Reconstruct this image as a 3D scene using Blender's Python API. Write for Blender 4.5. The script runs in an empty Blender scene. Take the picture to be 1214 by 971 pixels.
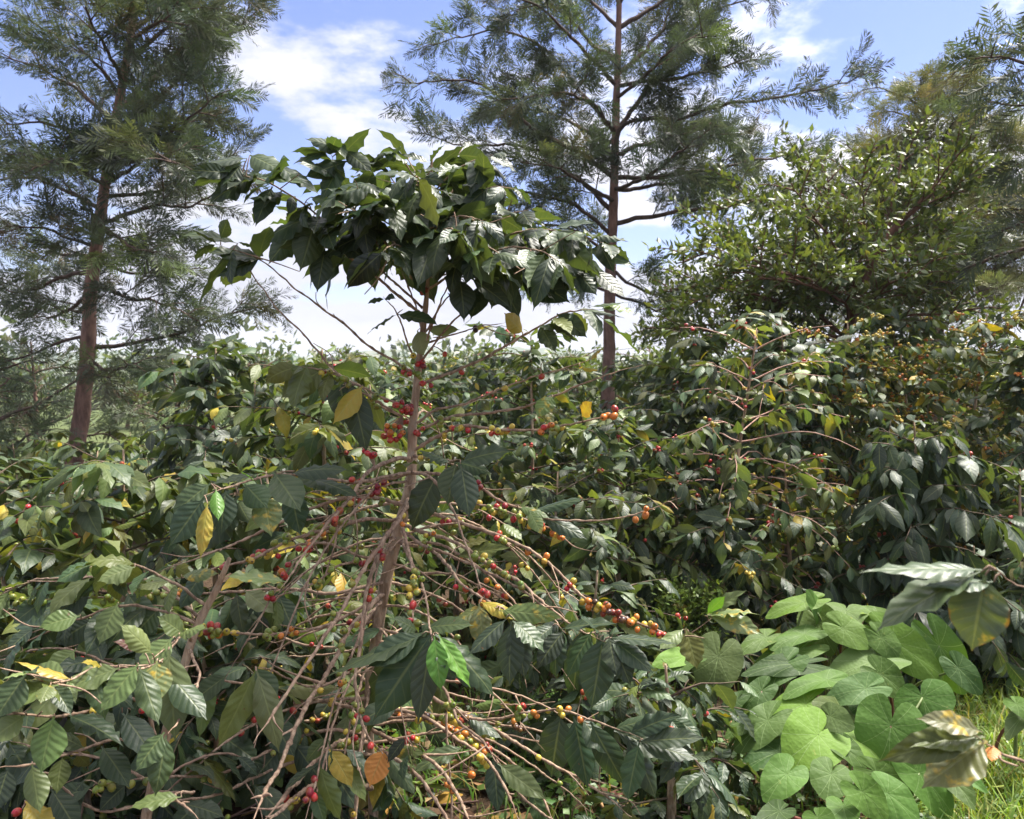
import bpy, math, random
import numpy as np

random.seed(11)
rng = np.random.default_rng(11)
scene = bpy.context.scene
COL = scene.collection
R = math.radians

# ------------------------------------------------------------------ camera
CAM_Z = 1.6
F_PX = 953.0
PITCH = R(-2.5)
W0, H0 = 1214.0, 971.0


def P(px, py, Y):
    """a photograph pixel taken to a real point at world depth Y"""
    u = (px - W0 / 2) / F_PX
    v = (H0 / 2 - py) / F_PX
    c, s = math.cos(PITCH), math.sin(PITCH)
    d = np.array([u, c - v * s, s + v * c])
    return np.array([0, 0, CAM_Z]) + d * (Y / d[1])


def gx(px, Y):
    return (px - W0 / 2) / F_PX * Y


cam_d = bpy.data.cameras.new('camera')
cam = bpy.data.objects.new('camera', cam_d)
COL.objects.link(cam)
cam.location = (0, 0, CAM_Z)
cam.rotation_euler = (R(90) + PITCH, 0, 0)
cam_d.sensor_width = 36
cam_d.lens = 36 * F_PX / W0
cam_d.clip_end = 6000
cam_d.clip_start = 0.05
cam_d.dof.use_dof = True
cam_d.dof.focus_distance = 2.6
cam_d.dof.aperture_fstop = 6.5
scene.camera = cam

# ------------------------------------------------------------------ small maths


def unit(v):
    v = np.asarray(v, float)
    n = np.linalg.norm(v, axis=-1, keepdims=True)
    return v / np.maximum(n, 1e-9)


def smooth_path(pts, step):
    """Catmull-Rom through the points, resampled at about `step`"""
    p = np.asarray(pts, float)
    if len(p) == 2:
        p = np.array([p[0], (p[0] + p[1]) / 2, p[1]])
    ext = np.vstack([2 * p[0] - p[1], p, 2 * p[-1] - p[-2]])
    out = []
    for i in range(1, len(ext) - 2):
        a, b, c, d = ext[i - 1:i + 3]
        for t in np.linspace(0, 1, 10, endpoint=False):
            out.append(0.5 * ((2 * b) + (c - a) * t + (2 * a - 5 * b + 4 * c - d) * t * t + (3 * b - a - 3 * c + d) * t ** 3))
    out.append(p[-1])
    out = np.array(out)
    seg = np.linalg.norm(np.diff(out, axis=0), axis=1)
    s = np.concatenate([[0], np.cumsum(seg)])
    n = max(3, int(round(s[-1] / step)) + 1)
    q = np.linspace(0, s[-1], n)
    return np.stack([np.interp(q, s, out[:, k]) for k in range(3)], 1), s[-1]


def tangents(path):
    return unit(np.gradient(path, axis=0))


class MB:
    """collects quads and links them as one mesh"""

    def __init__(self):
        self.v, self.f, self.uv, self.c, self.n = [], [], [], [], 0

    def add(self, v, f, uv=None, col=None):
        v = np.asarray(v, float).reshape(-1, 3)
        self.v.append(v)
        self.f.append(np.asarray(f, int).reshape(-1, 4) + self.n)
        self.uv.append(np.zeros((len(v), 2)) if uv is None else np.asarray(uv, float).reshape(-1, 2))
        if col is None:
            col = np.array([0.2, 0.2, 0.2, 0])
        col = np.asarray(col, float)
        if col.ndim == 1:
            col = np.tile(col, (len(v), 1))
        self.c.append(col)
        self.n += len(v)

    def tube(self, path, rad, k=6, col=None, knob=0.0, knob_step=0.05, phase=0.0, wob=0.0):
        path = np.asarray(path, float)
        n = len(path)
        T = tangents(path)
        ref = np.array([0.31, 0.17, 0.93]) if abs(T[0][2]) < 0.8 else np.array([0.9, 0.3, 0.1])
        A = unit(np.cross(T, ref))
        B = np.cross(T, A)
        rad = np.broadcast_to(np.asarray(rad, float), (n,)).copy()
        if knob:
            s = np.concatenate([[0], np.cumsum(np.linalg.norm(np.diff(path, axis=0), axis=1))])
            ph = (s / knob_step + phase) % 1.0
            rad = rad * (1 + knob * np.exp(-((ph - 0.5) / 0.13) ** 2))
        ang = np.arange(k) * 2 * math.pi / k
        ring = A[:, None, :] * np.cos(ang)[None, :, None] + B[:, None, :] * np.sin(ang)[None, :, None]
        rr = rad[:, None] * np.ones((n, k))
        if wob:
            rr = rr * (1 + rng.normal(0, wob, (n, k)))
        V = path[:, None, :] + ring * rr[:, :, None]
        idx = np.arange(n * k).reshape(n, k)
        a = idx[:-1]
        b = idx[1:]
        F = np.stack([a, np.roll(a, -1, 1), np.roll(b, -1, 1), b], -1).reshape(-1, 4)
        uv = np.stack([np.tile(ang / 6.283, (n, 1)), np.tile(np.linspace(0, 1, n)[:, None], (1, k))], -1)
        V2 = np.concatenate([V.reshape(-1, 3), [path[-1] + T[-1] * rad[-1] * 0.6]])
        tip = n * k
        l = idx[-1]
        Fc = np.stack([l[0::2], np.roll(l, -1)[0::2], np.roll(l, -2)[0::2], np.full(k // 2, tip)], -1)
        uv2 = np.concatenate([uv.reshape(-1, 2), [[0, 1]]])
        self.add(V2, np.concatenate([F, Fc]), uv2, col)

    def blob(self, c, r, axis=(0, 0, 1), stretch=1.12, col=None, k=8, m=6):
        ax = unit(axis)
        a = unit(np.cross(ax, [0.3, 0.8, 0.5]))
        b = np.cross(ax, a)
        th = np.linspace(0.06, math.pi - 0.06, m)
        ph = np.arange(k) * 2 * math.pi / k
        V = (np.sin(th)[:, None, None] * (np.cos(ph)[None, :, None] * a + np.sin(ph)[None, :, None] * b) + np.cos(th)[:, None, None] * ax * stretch) * r + np.asarray(c)
        idx = np.arange(m * k).reshape(m, k)
        F = np.stack([idx[:-1], np.roll(idx[:-1], -1, 1), np.roll(idx[1:], -1, 1), idx[1:]], -1).reshape(-1, 4)
        uv = np.stack([np.tile(ph / 6.283, (m, 1)), np.tile((th / math.pi)[:, None], (1, k))], -1)
        self.add(V, F[:, ::-1], uv.reshape(-1, 2), col)

    def build(self, name, mat, parent=None, origin=(0, 0, 0), smooth=True):
        v = np.concatenate(self.v) - np.asarray(origin, float)
        f = np.concatenate(self.f)
        uv = np.concatenate(self.uv)
        c = np.concatenate(self.c)
        me = bpy.data.meshes.new(name)
        me.vertices.add(len(v))
        me.vertices.foreach_set('co', v.astype(np.float32).ravel())
        me.loops.add(len(f) * 4)
        me.loops.foreach_set('vertex_index', f.astype(np.int32).ravel())
        me.polygons.add(len(f))
        me.polygons.foreach_set('loop_start', np.arange(0, len(f) * 4, 4, dtype=np.int32))
        me.update(calc_edges=True)
        me.polygons.foreach_set('use_smooth', np.full(len(f), smooth, dtype=bool))
        ul = me.uv_layers.new(name='uv')
        ul.data.foreach_set('uv', uv[f.ravel()].astype(np.float32).ravel())
        ca = me.color_attributes.new('tint', 'FLOAT_COLOR', 'POINT')
        ca.data.foreach_set('color', c.astype(np.float32).ravel())
        me.materials.append(mat)
        o = bpy.data.objects.new(name, me)
        COL.objects.link(o)
        if parent is not None:
            o.parent = parent
        return o


def tag(o, label=None, cat=None, group=None, kind=None):
    if label:
        o['label'] = label
    if cat:
        o['category'] = cat
    if group:
        o['group'] = group
    if kind:
        o['kind'] = kind
    return o


def root(name, loc, label, cat, group=None):
    o = bpy.data.objects.new(name, None)
    o.empty_display_size = 0.1
    COL.objects.link(o)
    o.location = tuple(float(x) for x in loc)
    return tag(o, label, cat, group)


# ------------------------------------------------------------------ materials


class N:
    def __init__(self, name):
        self.m = bpy.data.materials.new(name)
        self.m.use_nodes = True
        self.t = self.m.node_tree
        self.t.nodes.clear()
        self.out = self.t.nodes.new('ShaderNodeOutputMaterial')

    def n(self, typ, **kw):
        x = self.t.nodes.new(typ)
        for k, v in kw.items():
            if k.startswith('_'):
                setattr(x, k[1:], v)
            else:
                self.inp(x, k, v)
        return x

    def inp(self, node, key, val):
        s = node.inputs[int(key[1:])] if key[0] == 'i' and key[1:].isdigit() else node.inputs[key]
        if isinstance(val, bpy.types.NodeSocket):
            self.t.links.new(val, s)
        else:
            s.default_value = val

    def math(self, op, a, b=0.0, c=0.0, clamp=False):
        x = self.n('ShaderNodeMath', _operation=op, _use_clamp=clamp, i0=a, i1=b)
        if op in ('MULTIPLY_ADD', 'SMOOTH_MIN', 'COMPARE'):
            self.inp(x, 'i2', c)
        return x.outputs[0]

    def step(self, v, lo, hi):
        return self.n('ShaderNodeMapRange', _interpolation_type='SMOOTHSTEP', i0=v, i1=lo, i2=hi).outputs[0]

    def mix(self, fac, a, b, blend='MIX'):
        x = self.n('ShaderNodeMix', _data_type='RGBA', _blend_type=blend)
        self.inp(x, 'i0', fac)
        self.inp(x, 'i6', a)
        self.inp(x, 'i7', b)
        return x.outputs[2]

    def noise(self, scale, detail=3.0, rough=0.55, vec=None, dim='3D'):
        x = self.n('ShaderNodeTexNoise', _noise_dimensions=dim)
        self.inp(x, 'Scale', scale)
        self.inp(x, 'Detail', detail)
        self.inp(x, 'Roughness', rough)
        if vec is not None:
            self.inp(x, 'Vector', vec)
        return x


def leaf_material(name, near=True, tt=(1.9, 1.75, 0.6, 1), rough=0.36, trans=0.24, spec=0.5, nv=8.0, vein=0.28, bump=0.22):
    g = N(name)
    at = g.n('ShaderNodeAttribute', _attribute_name='tint')
    col = at.outputs['Color']
    var = at.outputs['Alpha']
    pos = g.n('ShaderNodeNewGeometry')
    ns = g.noise(38.0, 3.0, 0.6, pos.outputs['Position'])
    k = g.math('ADD', ns.outputs[0], g.math('MULTIPLY_ADD', var, 1.0, -0.5))
    patch = g.step(k, 0.44, 0.62)
    patch = g.math('MULTIPLY', patch, g.step(var, 0.01, 0.1))
    col = g.mix(patch, col, (0.42, 0.30, 0.04, 1))
    n2 = g.noise(9.0, 2.0, 0.5, pos.outputs['Position'])
    col = g.mix(0.55, col, g.mix(n2.outputs[0], (0.55, 0.6, 0.55, 1), (1.35, 1.3, 1.2, 1)), 'MULTIPLY')
    if near:
        dead = g.step(g.noise(62.0, 2.0, 0.5, pos.outputs['Position']).outputs[0], 0.735, 0.765)
        col = g.mix(g.math('MULTIPLY', dead, 0.8), col, (0.12, 0.07, 0.03, 1))
    normal = None
    if near:
        uv = g.n('ShaderNodeUVMap', _uv_map='uv')
        sx = g.n('ShaderNodeSeparateXYZ', i0=uv.outputs[0])
        u = g.math('ABSOLUTE', g.math('MULTIPLY_ADD', sx.outputs[0], 2.0, -1.0))
        v = sx.outputs[1]
        s = g.math('SUBTRACT', g.math('MULTIPLY', v, nv), g.math('MULTIPLY', g.math('POWER', u, 0.8), 1.5))
        w = g.math('ABSOLUTE', g.math('SUBTRACT', g.math('FRACT', s), 0.5))      # 0 in mid, .5 at vein
        lat = g.step(w, 0.42, 0.5)
        mid = g.math('SUBTRACT', 1.0, g.step(u, 0.02, 0.09))
        vmask = g.math('MAXIMUM', mid, g.math('MULTIPLY', lat, 0.45))
        edge = g.math('ADD', g.math('MULTIPLY_ADD', ns.outputs[0], 0.8, -0.4), g.math('MAXIMUM', v, u))
        edge = g.math('MULTIPLY', g.step(edge, 0.98, 1.08), g.step(var, 0.12, 0.35))
        col = g.mix(g.math('MULTIPLY', edge, 0.75), col, (0.16, 0.075, 0.025, 1))
        pale = g.mix(0.6, col, (0.30, 0.34, 0.12, 1))
        col = g.mix(g.math('MULTIPLY', vmask, vein * 1.6), col, pale)
        h = g.math('MULTIPLY', g.step(w, 0.0, 0.5), -0.8)
        h = g.math('SUBTRACT', h, g.math('MULTIPLY', mid, 0.7))
        h = g.math('ADD', h, g.math('MULTIPLY', ns.outputs[0], 1.6))
        bp = g.n('ShaderNodeBump', Strength=bump, Distance=0.006, Height=h)
        normal = bp.outputs[0]
    back = pos.outputs['Backfacing']
    col = g.mix(g.math('MULTIPLY', back, 0.35), col, (0.11, 0.16, 0.07, 1))
    rg = g.math('MULTIPLY_ADD', ns.outputs[0], 0.22, rough - 0.1)
    rg = g.math('ADD', rg, g.math('MULTIPLY', back, 0.2))
    b = g.n('ShaderNodeBsdfPrincipled')
    g.inp(b, 'Base Color', col)
    g.inp(b, 'Roughness', rg)
    g.inp(b, 'Specular IOR Level', spec)
    tc = g.mix(1.0, col, tt, 'MULTIPLY')
    tr = g.n('ShaderNodeBsdfTranslucent', Color=tc)
    if normal is not None:
        g.inp(b, 'Normal', normal)
    mx = g.n('ShaderNodeMixShader', i0=trans, i1=b.outputs[0], i2=tr.outputs[0])
    g.t.links.new(mx.outputs[0], g.out.inputs[0])
    return g.m


def bark_material(name, c1, c2, c3, scale=30, rough=0.85, bump=0.5, stretch=(1, 1, 0.25), lichen=0.0, dist=0.01):
    g = N(name)
    tc = g.n('ShaderNodeTexCoord')
    mp = g.n('ShaderNodeMapping', Vector=tc.outputs['Object'], Scale=stretch)
    a = g.noise(scale, 5, 0.65, mp.outputs[0])
    b_ = g.noise(scale * 0.22, 3, 0.5, tc.outputs['Object'])
    col = g.mix(g.step(a.outputs[0], 0.35, 0.65), c1, c2)
    col = g.mix(g.math('MULTIPLY', g.step(b_.outputs[0], 0.45, 0.7), 0.7), col, c3)
    if lichen:
        l = g.noise(scale * 0.6, 4, 0.6, tc.outputs['Object'])
        col = g.mix(g.math('MULTIPLY', g.step(l.outputs[0], 0.55, 0.62), lichen), col, (0.34, 0.37, 0.30, 1))
    bp = g.n('ShaderNodeBump', Strength=bump, Distance=dist, Height=a.outputs[0])
    b = g.n('ShaderNodeBsdfPrincipled')
    g.inp(b, 'Base Color', col)
    g.inp(b, 'Roughness', rough)
    g.inp(b, 'Specular IOR Level', 0.3)
    g.inp(b, 'Normal', bp.outputs[0])
    g.t.links.new(b.outputs[0], g.out.inputs[0])
    return g.m


def fruit_material():
    g = N('coffee_cherry_skin')
    at = g.n('ShaderNodeAttribute', _attribute_name='tint')
    oi = g.n('ShaderNodeObjectInfo')
    pos = g.n('ShaderNodeNewGeometry')
    ns = g.noise(55, 3, 0.6, pos.outputs['Position'])
    col = g.mix(g.math('MULTIPLY', g.step(ns.outputs[0], 0.40, 0.68), 0.7), at.outputs['Color'], g.mix(0.5, at.outputs['Color'], (0.45, 0.25, 0.04, 1)))
    uv = g.n('ShaderNodeUVMap', _uv_map='uv')
    sx = g.n('ShaderNodeSeparateXYZ', i0=uv.outputs[0])
    scar = g.math('SUBTRACT', 1.0, g.step(sx.outputs[1], 0.06, 0.13))
    col = g.mix(scar, col, (0.05, 0.035, 0.02, 1))
    b = g.n('ShaderNodeBsdfPrincipled')
    g.inp(b, 'Base Color', col)
    g.inp(b, 'Roughness', 0.33)
    g.inp(b, 'Subsurface Weight', 0.0)
    g.t.links.new(b.outputs[0], g.out.inputs[0])
    return g.m


def taro_material():
    g = N('taro_leaf')
    at = g.n('ShaderNodeAttribute', _attribute_name='tint')
    uv = g.n('ShaderNodeUVMap', _uv_map='uv')       # u: angle/pi from the tip (0..1), v: radius 0..1
    sx = g.n('ShaderNodeSeparateXYZ', i0=uv.outputs[0])
    a, r = sx.outputs[0], sx.outputs[1]
    bend = g.math('MULTIPLY_ADD', r, -0.05, a)
    w = g.math('ABSOLUTE', g.math('SUBTRACT', g.math('FRACT', g.math('ADD', g.math('MULTIPLY', bend, 5.2), 0.5)), 0.5))
    wr = g.math('MULTIPLY', w, g.math('ADD', r, 0.08))
    ve = g.math('SUBTRACT', 1.0, g.step(wr, 0.003, 0.020))
    pos = g.n('ShaderNodeNewGeometry')
    ns = g.noise(26, 4, 0.6, pos.outputs['Position'])
    n2 = g.noise(7, 2, 0.5, pos.outputs['Position'])
    col = g.mix(0.5, at.outputs['Color'], g.mix(n2.outputs[0], (0.6, 0.65, 0.6, 1), (1.35, 1.3, 1.1, 1)), 'MULTIPLY')
    col = g.mix(g.math('MULTIPLY', ve, 0.5), col, (0.30, 0.40, 0.17, 1))
    spot = g.step(ns.outputs[0], 0.66, 0.74)
    col = g.mix(g.math('MULTIPLY', spot, 0.35), col, (0.35, 0.33, 0.10, 1))
    fine = g.n('ShaderNodeTexVoronoi', Vector=pos.outputs['Position'], Scale=70.0)
    h = g.math('ADD', g.math('MULTIPLY', g.step(w, 0.0, 0.5), 0.22), g.math('MULTIPLY', ns.outputs[0], 0.9))
    h = g.math('ADD', h, g.math('MULTIPLY', fine.outputs[0], 0.5))
    bp = g.n('ShaderNodeBump', Strength=0.4, Distance=0.006, Height=h)
    back = pos.outputs['Backfacing']
    col = g.mix(g.math('MULTIPLY', back, 0.4), col, (0.20, 0.28, 0.12, 1))
    b = g.n('ShaderNodeBsdfPrincipled')
    g.inp(b, 'Base Color', col)
    g.inp(b, 'Roughness', g.math('MULTIPLY_ADD', ns.outputs[0], 0.3, 0.45))
    g.inp(b, 'Specular IOR Level', 0.2)
    g.inp(b, 'Normal', bp.outputs[0])
    tr = g.n('ShaderNodeBsdfTranslucent', Color=g.mix(1.0, col, (1.5, 1.5, 0.5, 1), 'MULTIPLY'))
    mx = g.n('ShaderNodeMixShader', i0=0.28, i1=b.outputs[0], i2=tr.outputs[0])
    g.t.links.new(mx.outputs[0], g.out.inputs[0])
    return g.m


def simple_material(name, col, rough=0.7, spec=0.3, attr=False, noise=0.4, scale=20, trans=0.0):
    g = N(name)
    pos = g.n('ShaderNodeNewGeometry')
    ns = g.noise(scale, 4, 0.6, pos.outputs['Position'])
    base = g.n('ShaderNodeAttribute', _attribute_name='tint').outputs['Color'] if attr else col
    c = g.mix(noise, base, g.mix(ns.outputs[0], (0.4, 0.4, 0.4, 1), (1.6, 1.6, 1.6, 1)), 'MULTIPLY')
    b = g.n('ShaderNodeBsdfPrincipled')
    g.inp(b, 'Base Color', c)
    g.inp(b, 'Roughness', rough)
    g.inp(b, 'Specular IOR Level', spec)
    if trans:
        tr = g.n('ShaderNodeBsdfTranslucent', Color=g.mix(1.0, c, (1.6, 1.6, 0.5, 1), 'MULTIPLY'))
        mx = g.n('ShaderNodeMixShader', i0=trans, i1=b.outputs[0], i2=tr.outputs[0])
        g.t.links.new(mx.outputs[0], g.out.inputs[0])
    else:
        g.t.links.new(b.outputs[0], g.out.inputs[0])
    return g.m


M_LEAF = leaf_material('coffee_leaf', True, rough=0.43, spec=0.45)
M_LEAF_FAR = leaf_material('coffee_leaf_distant', True, rough=0.47, trans=0.26, bump=0.14, spec=0.40)
M_SMALL = leaf_material('small_tree_leaf', False, rough=0.4, trans=0.28)
M_FEATHER = leaf_material('feathery_leaf', False, rough=0.5, trans=0.22, spec=0.4, tt=(1.5, 1.5, 1.0, 1))
M_TARO = taro_material()
M_FRUIT = fruit_material()
M_TWIG = bark_material('coffee_twig_bark', (0.17, 0.11, 0.075, 1), (0.46, 0.33, 0.23, 1), (0.30, 0.19, 0.13, 1), 60, bump=0.5, dist=0.004)
M_PINKTWIG = bark_material('pinkish_twig_bark', (0.34, 0.20, 0.15, 1), (0.55, 0.36, 0.28, 1), (0.45, 0.25, 0.20, 1), 60, bump=0.4, dist=0.004)
M_STEM = bark_material('coffee_stem_bark', (0.19, 0.125, 0.075, 1), (0.50, 0.365, 0.25, 1), (0.36, 0.24, 0.155, 1), 40, bump=0.9, lichen=0.25, dist=0.008)
M_DARKTWIG = bark_material('young_twig_bark', (0.06, 0.045, 0.03, 1), (0.15, 0.10, 0.07, 1), (0.10, 0.10, 0.05, 1), 60, bump=0.4, dist=0.004)
M_BARK = bark_material('shade_tree_bark', (0.14, 0.08, 0.06, 1), (0.30, 0.175, 0.13, 1), (0.22, 0.13, 0.11, 1), 14, bump=0.9, stretch=(1, 1, 0.3), dist=0.03)
M_LIMB = bark_material('shade_tree_limb_bark', (0.055, 0.036, 0.028, 1), (0.13, 0.085, 0.065, 1), (0.09, 0.065, 0.05, 1), 18, bump=0.6, dist=0.01)
M_REDBARK = bark_material('reddish_bark', (0.09, 0.045, 0.03, 1), (0.19, 0.09, 0.06, 1), (0.13, 0.08, 0.06, 1), 14, bump=0.8, dist=0.02)
M_PETIOLE = simple_material('taro_stalk', (0.2, 0.2, 0.1, 1), 0.5, 0.4, attr=True, noise=0.3, scale=40)
M_GRASS = simple_material('grass_blade', (0.1, 0.2, 0.04, 1), 0.55, 0.35, attr=True, noise=0.3, scale=6, trans=0.35)
M_LITTER = simple_material('dry_leaf', (0.2, 0.12, 0.06, 1), 0.8, 0.2, attr=True, noise=0.4, scale=30)

# ------------------------------------------------------------------ leaf shapes


def coffee_leaf(nl, nw, droop, fold, wave, nper, twist, ph, curl=0.0):
    """unit coffee leaf along +X, width along Y, top along +Z"""
    t = np.linspace(0, 1, nl + 1)
    tb = np.clip((t - 0.07) / 0.93, 0, 1)
    w = np.sin(math.pi * np.minimum(tb / 0.94, 1.0) ** 0.88) ** 0.82 * 0.205
    w = np.maximum(w, 0.014 * (1 - tb) ** 0.5 + 0.001)
    ang = -droop * (t ** 1.3)
    dx = np.cos(ang)
    dz = np.sin(ang)
    x = np.concatenate([[0], np.cumsum((dx[1:] + dx[:-1]) / 2 / nl)])
    z = np.concatenate([[0], np.cumsum((dz[1:] + dz[:-1]) / 2 / nl)])
    s = np.linspace(-1, 1, 2 * nw + 1)
    Y = w[:, None] * s[None, :]
    lift = fold * np.abs(Y) - curl * (Y ** 2) / 0.2
    wv = wave * np.sin(t * nper * 6.283 + ph)[:, None] * (np.abs(s)[None, :] ** 1.6) * np.sin(math.pi * tb)[:, None]
    wv2 = wave * 0.6 * np.sin(t * nper * 5.1 + ph * 2.3)[:, None] * (s[None, :]) * np.sin(math.pi * tb)[:, None]
    h = lift + wv + wv2
    tw = twist * t[:, None]
    Yt = Y * np.cos(tw) - h * np.sin(tw)
    Ht = Y * np.sin(tw) + h * np.cos(tw)
    nxv, nzv = -np.sin(ang), np.cos(ang)
    V = np.stack([x[:, None] + nxv[:, None] * Ht, Yt, z[:, None] + nzv[:, None] * Ht], -1)
    idx = np.arange((nl + 1) * (2 * nw + 1)).reshape(nl + 1, -1)
    Fq = np.stack([idx[:-1, :-1], idx[1:, :-1], idx[1:, 1:], idx[:-1, 1:]], -1).reshape(-1, 4)
    uv = np.stack([np.tile((s + 1) / 2, (nl + 1, 1)), np.tile(t[:, None], (1, 2 * nw + 1))], -1)
    return V.reshape(-1, 3), Fq, uv.reshape(-1, 2)


def leaf_bank(nl, nw, n=14, dl=(0.2, 1.3), wave=(0.015, 0.050)):
    out = []
    for i in range(n):
        out.append(coffee_leaf(nl, nw, rng.uniform(*dl), rng.uniform(-0.1, 0.45), rng.uniform(*wave), rng.uniform(3.5, 6.5), rng.uniform(-0.5, 0.5), rng.uniform(0, 6), rng.uniform(0, 0.5)))
    return out


def frond(pairs, ll, lw, ang, droop):
    """feathery pinnate leaf: narrow leaflets either side of a thin midrib"""
    V, Fq = [], []
    k = 0
    for i in range(pairs):
        t = 0.12 + 0.86 * i / (pairs - 1)
        for sgn in (-1, 1):
            a = ang * rng.uniform(0.75, 1.2)
            L = ll * (0.55 + 0.75 * math.sin(math.pi * (0.15 + 0.75 * t))) * rng.uniform(0.8, 1.15)
            b = np.array([t, 0, -droop * t * t])
            d = np.array([math.cos(a), sgn * math.sin(a), -0.25 * rng.uniform(0.2, 1.8)])
            p = np.array([-math.sin(a), sgn * math.cos(a), rng.uniform(-0.6, 0.6)])
            p = unit(p)
            m = b + d * L * 0.5
            V += [b, m + p * lw, b + d * L, m - p * lw]
            Fq.append([k, k + 1, k + 2, k + 3])
            k += 4
    V += [np.array([0, 0.008, 0]), np.array([0, -0.008, 0]), np.array([1.15, -0.004, -droop * 1.15]), np.array([1.15, 0.004, -droop * 1.15])]
    Fq.append([k, k + 1, k + 2, k + 3])
    V = np.array(V)
    return V, np.array(Fq), np.stack([V[:, 1] + 0.5, np.clip(V[:, 0], 0, 1)], -1)


BANK_NEAR = leaf_bank(14, 3)
BANK_FLAT = leaf_bank(14, 3, 14, dl=(0.15, 0.65))
BANK_MID = leaf_bank(7, 2, 12)
BANK_FAR = leaf_bank(4, 1, 10, wave=(0, 0.02))
BANK_SMALL = leaf_bank(2, 1, 8, dl=(0.1, 0.7), wave=(0, 0))
BANK_FROND = [frond(8, 0.38, 0.030, R(rng.uniform(32, 55)), rng.uniform(0.0, 0.35)) for _ in range(10)]
BANK_FROND_FAR = [frond(5, 0.42, 0.035, R(rng.uniform(32, 55)), rng.uniform(0.0, 0.3)) for _ in range(8)]


class Leaves:
    def __init__(self):
        self.p, self.d, self.n, self.L, self.w, self.c = [], [], [], [], [], []

    def add(self, p, d, n, L, c, w=1.0):
        self.p.append(p)
        self.d.append(d)
        self.n.append(n)
        self.L.append(L)
        self.w.append(w)
        self.c.append(c)

    def into(self, mb, bank):
        if not self.p:
            return
        p = np.array(self.p, float)
        d = unit(np.array(self.d, float))
        s = unit(np.cross(np.array(self.n, float), d))
        n = np.cross(d, s)
        L = np.array(self.L, float)
        w = np.array(self.w, float)
        c = np.array(self.c, float)
        pick = rng.integers(0, len(bank), len(p))
        for k, (V, Fq, uv) in enumerate(bank):
            m = np.where(pick == k)[0]
            if not len(m):
                continue
            nv = len(V)
            W = p[m][:, None, :] + L[m][:, None, None] * (V[None, :, 0:1] * d[m][:, None, :] + V[None, :, 1:2] * w[m][:, None, None] * s[m][:, None, :] + V[None, :, 2:3] * n[m][:, None, :])
            Fm = (Fq[None] + (np.arange(len(m)) * nv)[:, None, None]).reshape(-1, 4)
            mb.add(W.reshape(-1, 3), Fm, np.tile(uv, (len(m), 1)), np.repeat(c[m], nv, 0))


def jit(c, s=0.24):
    k = 1 + rng.normal(0, s)
    return np.clip(np.array(c) * max(0.4, k) * (1 + rng.normal(0, 0.06, 3)), 0.004, 0.8)


PALE2, PALE3 = (0.075, 0.105, 0.055), (0.13, 0.16, 0.065)
DARK2 = (0.026, 0.046, 0.021)
DARK, MIDG, OLIVE, LIGHT, NEW, YEL, ORANGE, PALE = (0.036, 0.060, 0.030), (0.054, 0.088, 0.036), (0.095, 0.112, 0.026), (0.125, 0.168, 0.056), (0.11, 0.26, 0.035), (0.34, 0.27, 0.035), (0.72, 0.27, 0.07), (0.20, 0.25, 0.10)


def leaf_colour(pal='dark'):
    """base colour and how far it has turned yellow"""
    q = rng.random()
    if pal == 'dark':
        c, v = (DARK, 0) if q < .68 else (MIDG, 0) if q < .90 else (OLIVE, 0.1) if q < .985 else (YEL, 0.3)
    elif pal == 'crown':
        c, v = (DARK2, 0) if q < .70 else (MIDG, 0) if q < .975 else (OLIVE, 0.1)
    elif pal == 'glossy':
        c, v = (DARK, 0) if q < .85 else (MIDG, 0)
    elif pal == 'mid':
        c, v = (DARK, 0) if q < .28 else (MIDG, 0) if q < .60 else (LIGHT, 0.03) if q < .81 else (OLIVE, .15) if q < .972 else (YEL, .4)
    elif pal == 'light':
        c, v = (MIDG, 0) if q < .40 else (LIGHT, 0.04) if q < .78 else (OLIVE, .2) if q < .93 else (YEL, .5)
    elif pal == 'yellowing':
        c, v = (MIDG, 0) if q < .42 else (LIGHT, .15) if q < .6 else (OLIVE, .25) if q < .90 else (YEL, .4)
    else:
        c, v = {'d': (DARK, 0), 'm': (MIDG, 0), 'o': (OLIVE, .12), 'l': (LIGHT, .03), 'n': (NEW, 0), 'y': (YEL, .5), 'r': (ORANGE, 0), 'p': (PALE, .1), 'v': (LIGHT, .42), 'b': ((0.06, 0.018, 0.015), 0), 'q': (PALE2, .16), 'w': (PALE2, .36), 'x': (PALE3, .44)}[pal]
        return np.append(jit(c, 0.10), v)
    return np.append(jit(c), max(0, v + rng.normal(0, 0.03)))


UP = np.array([0, 0, 1.0])


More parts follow.
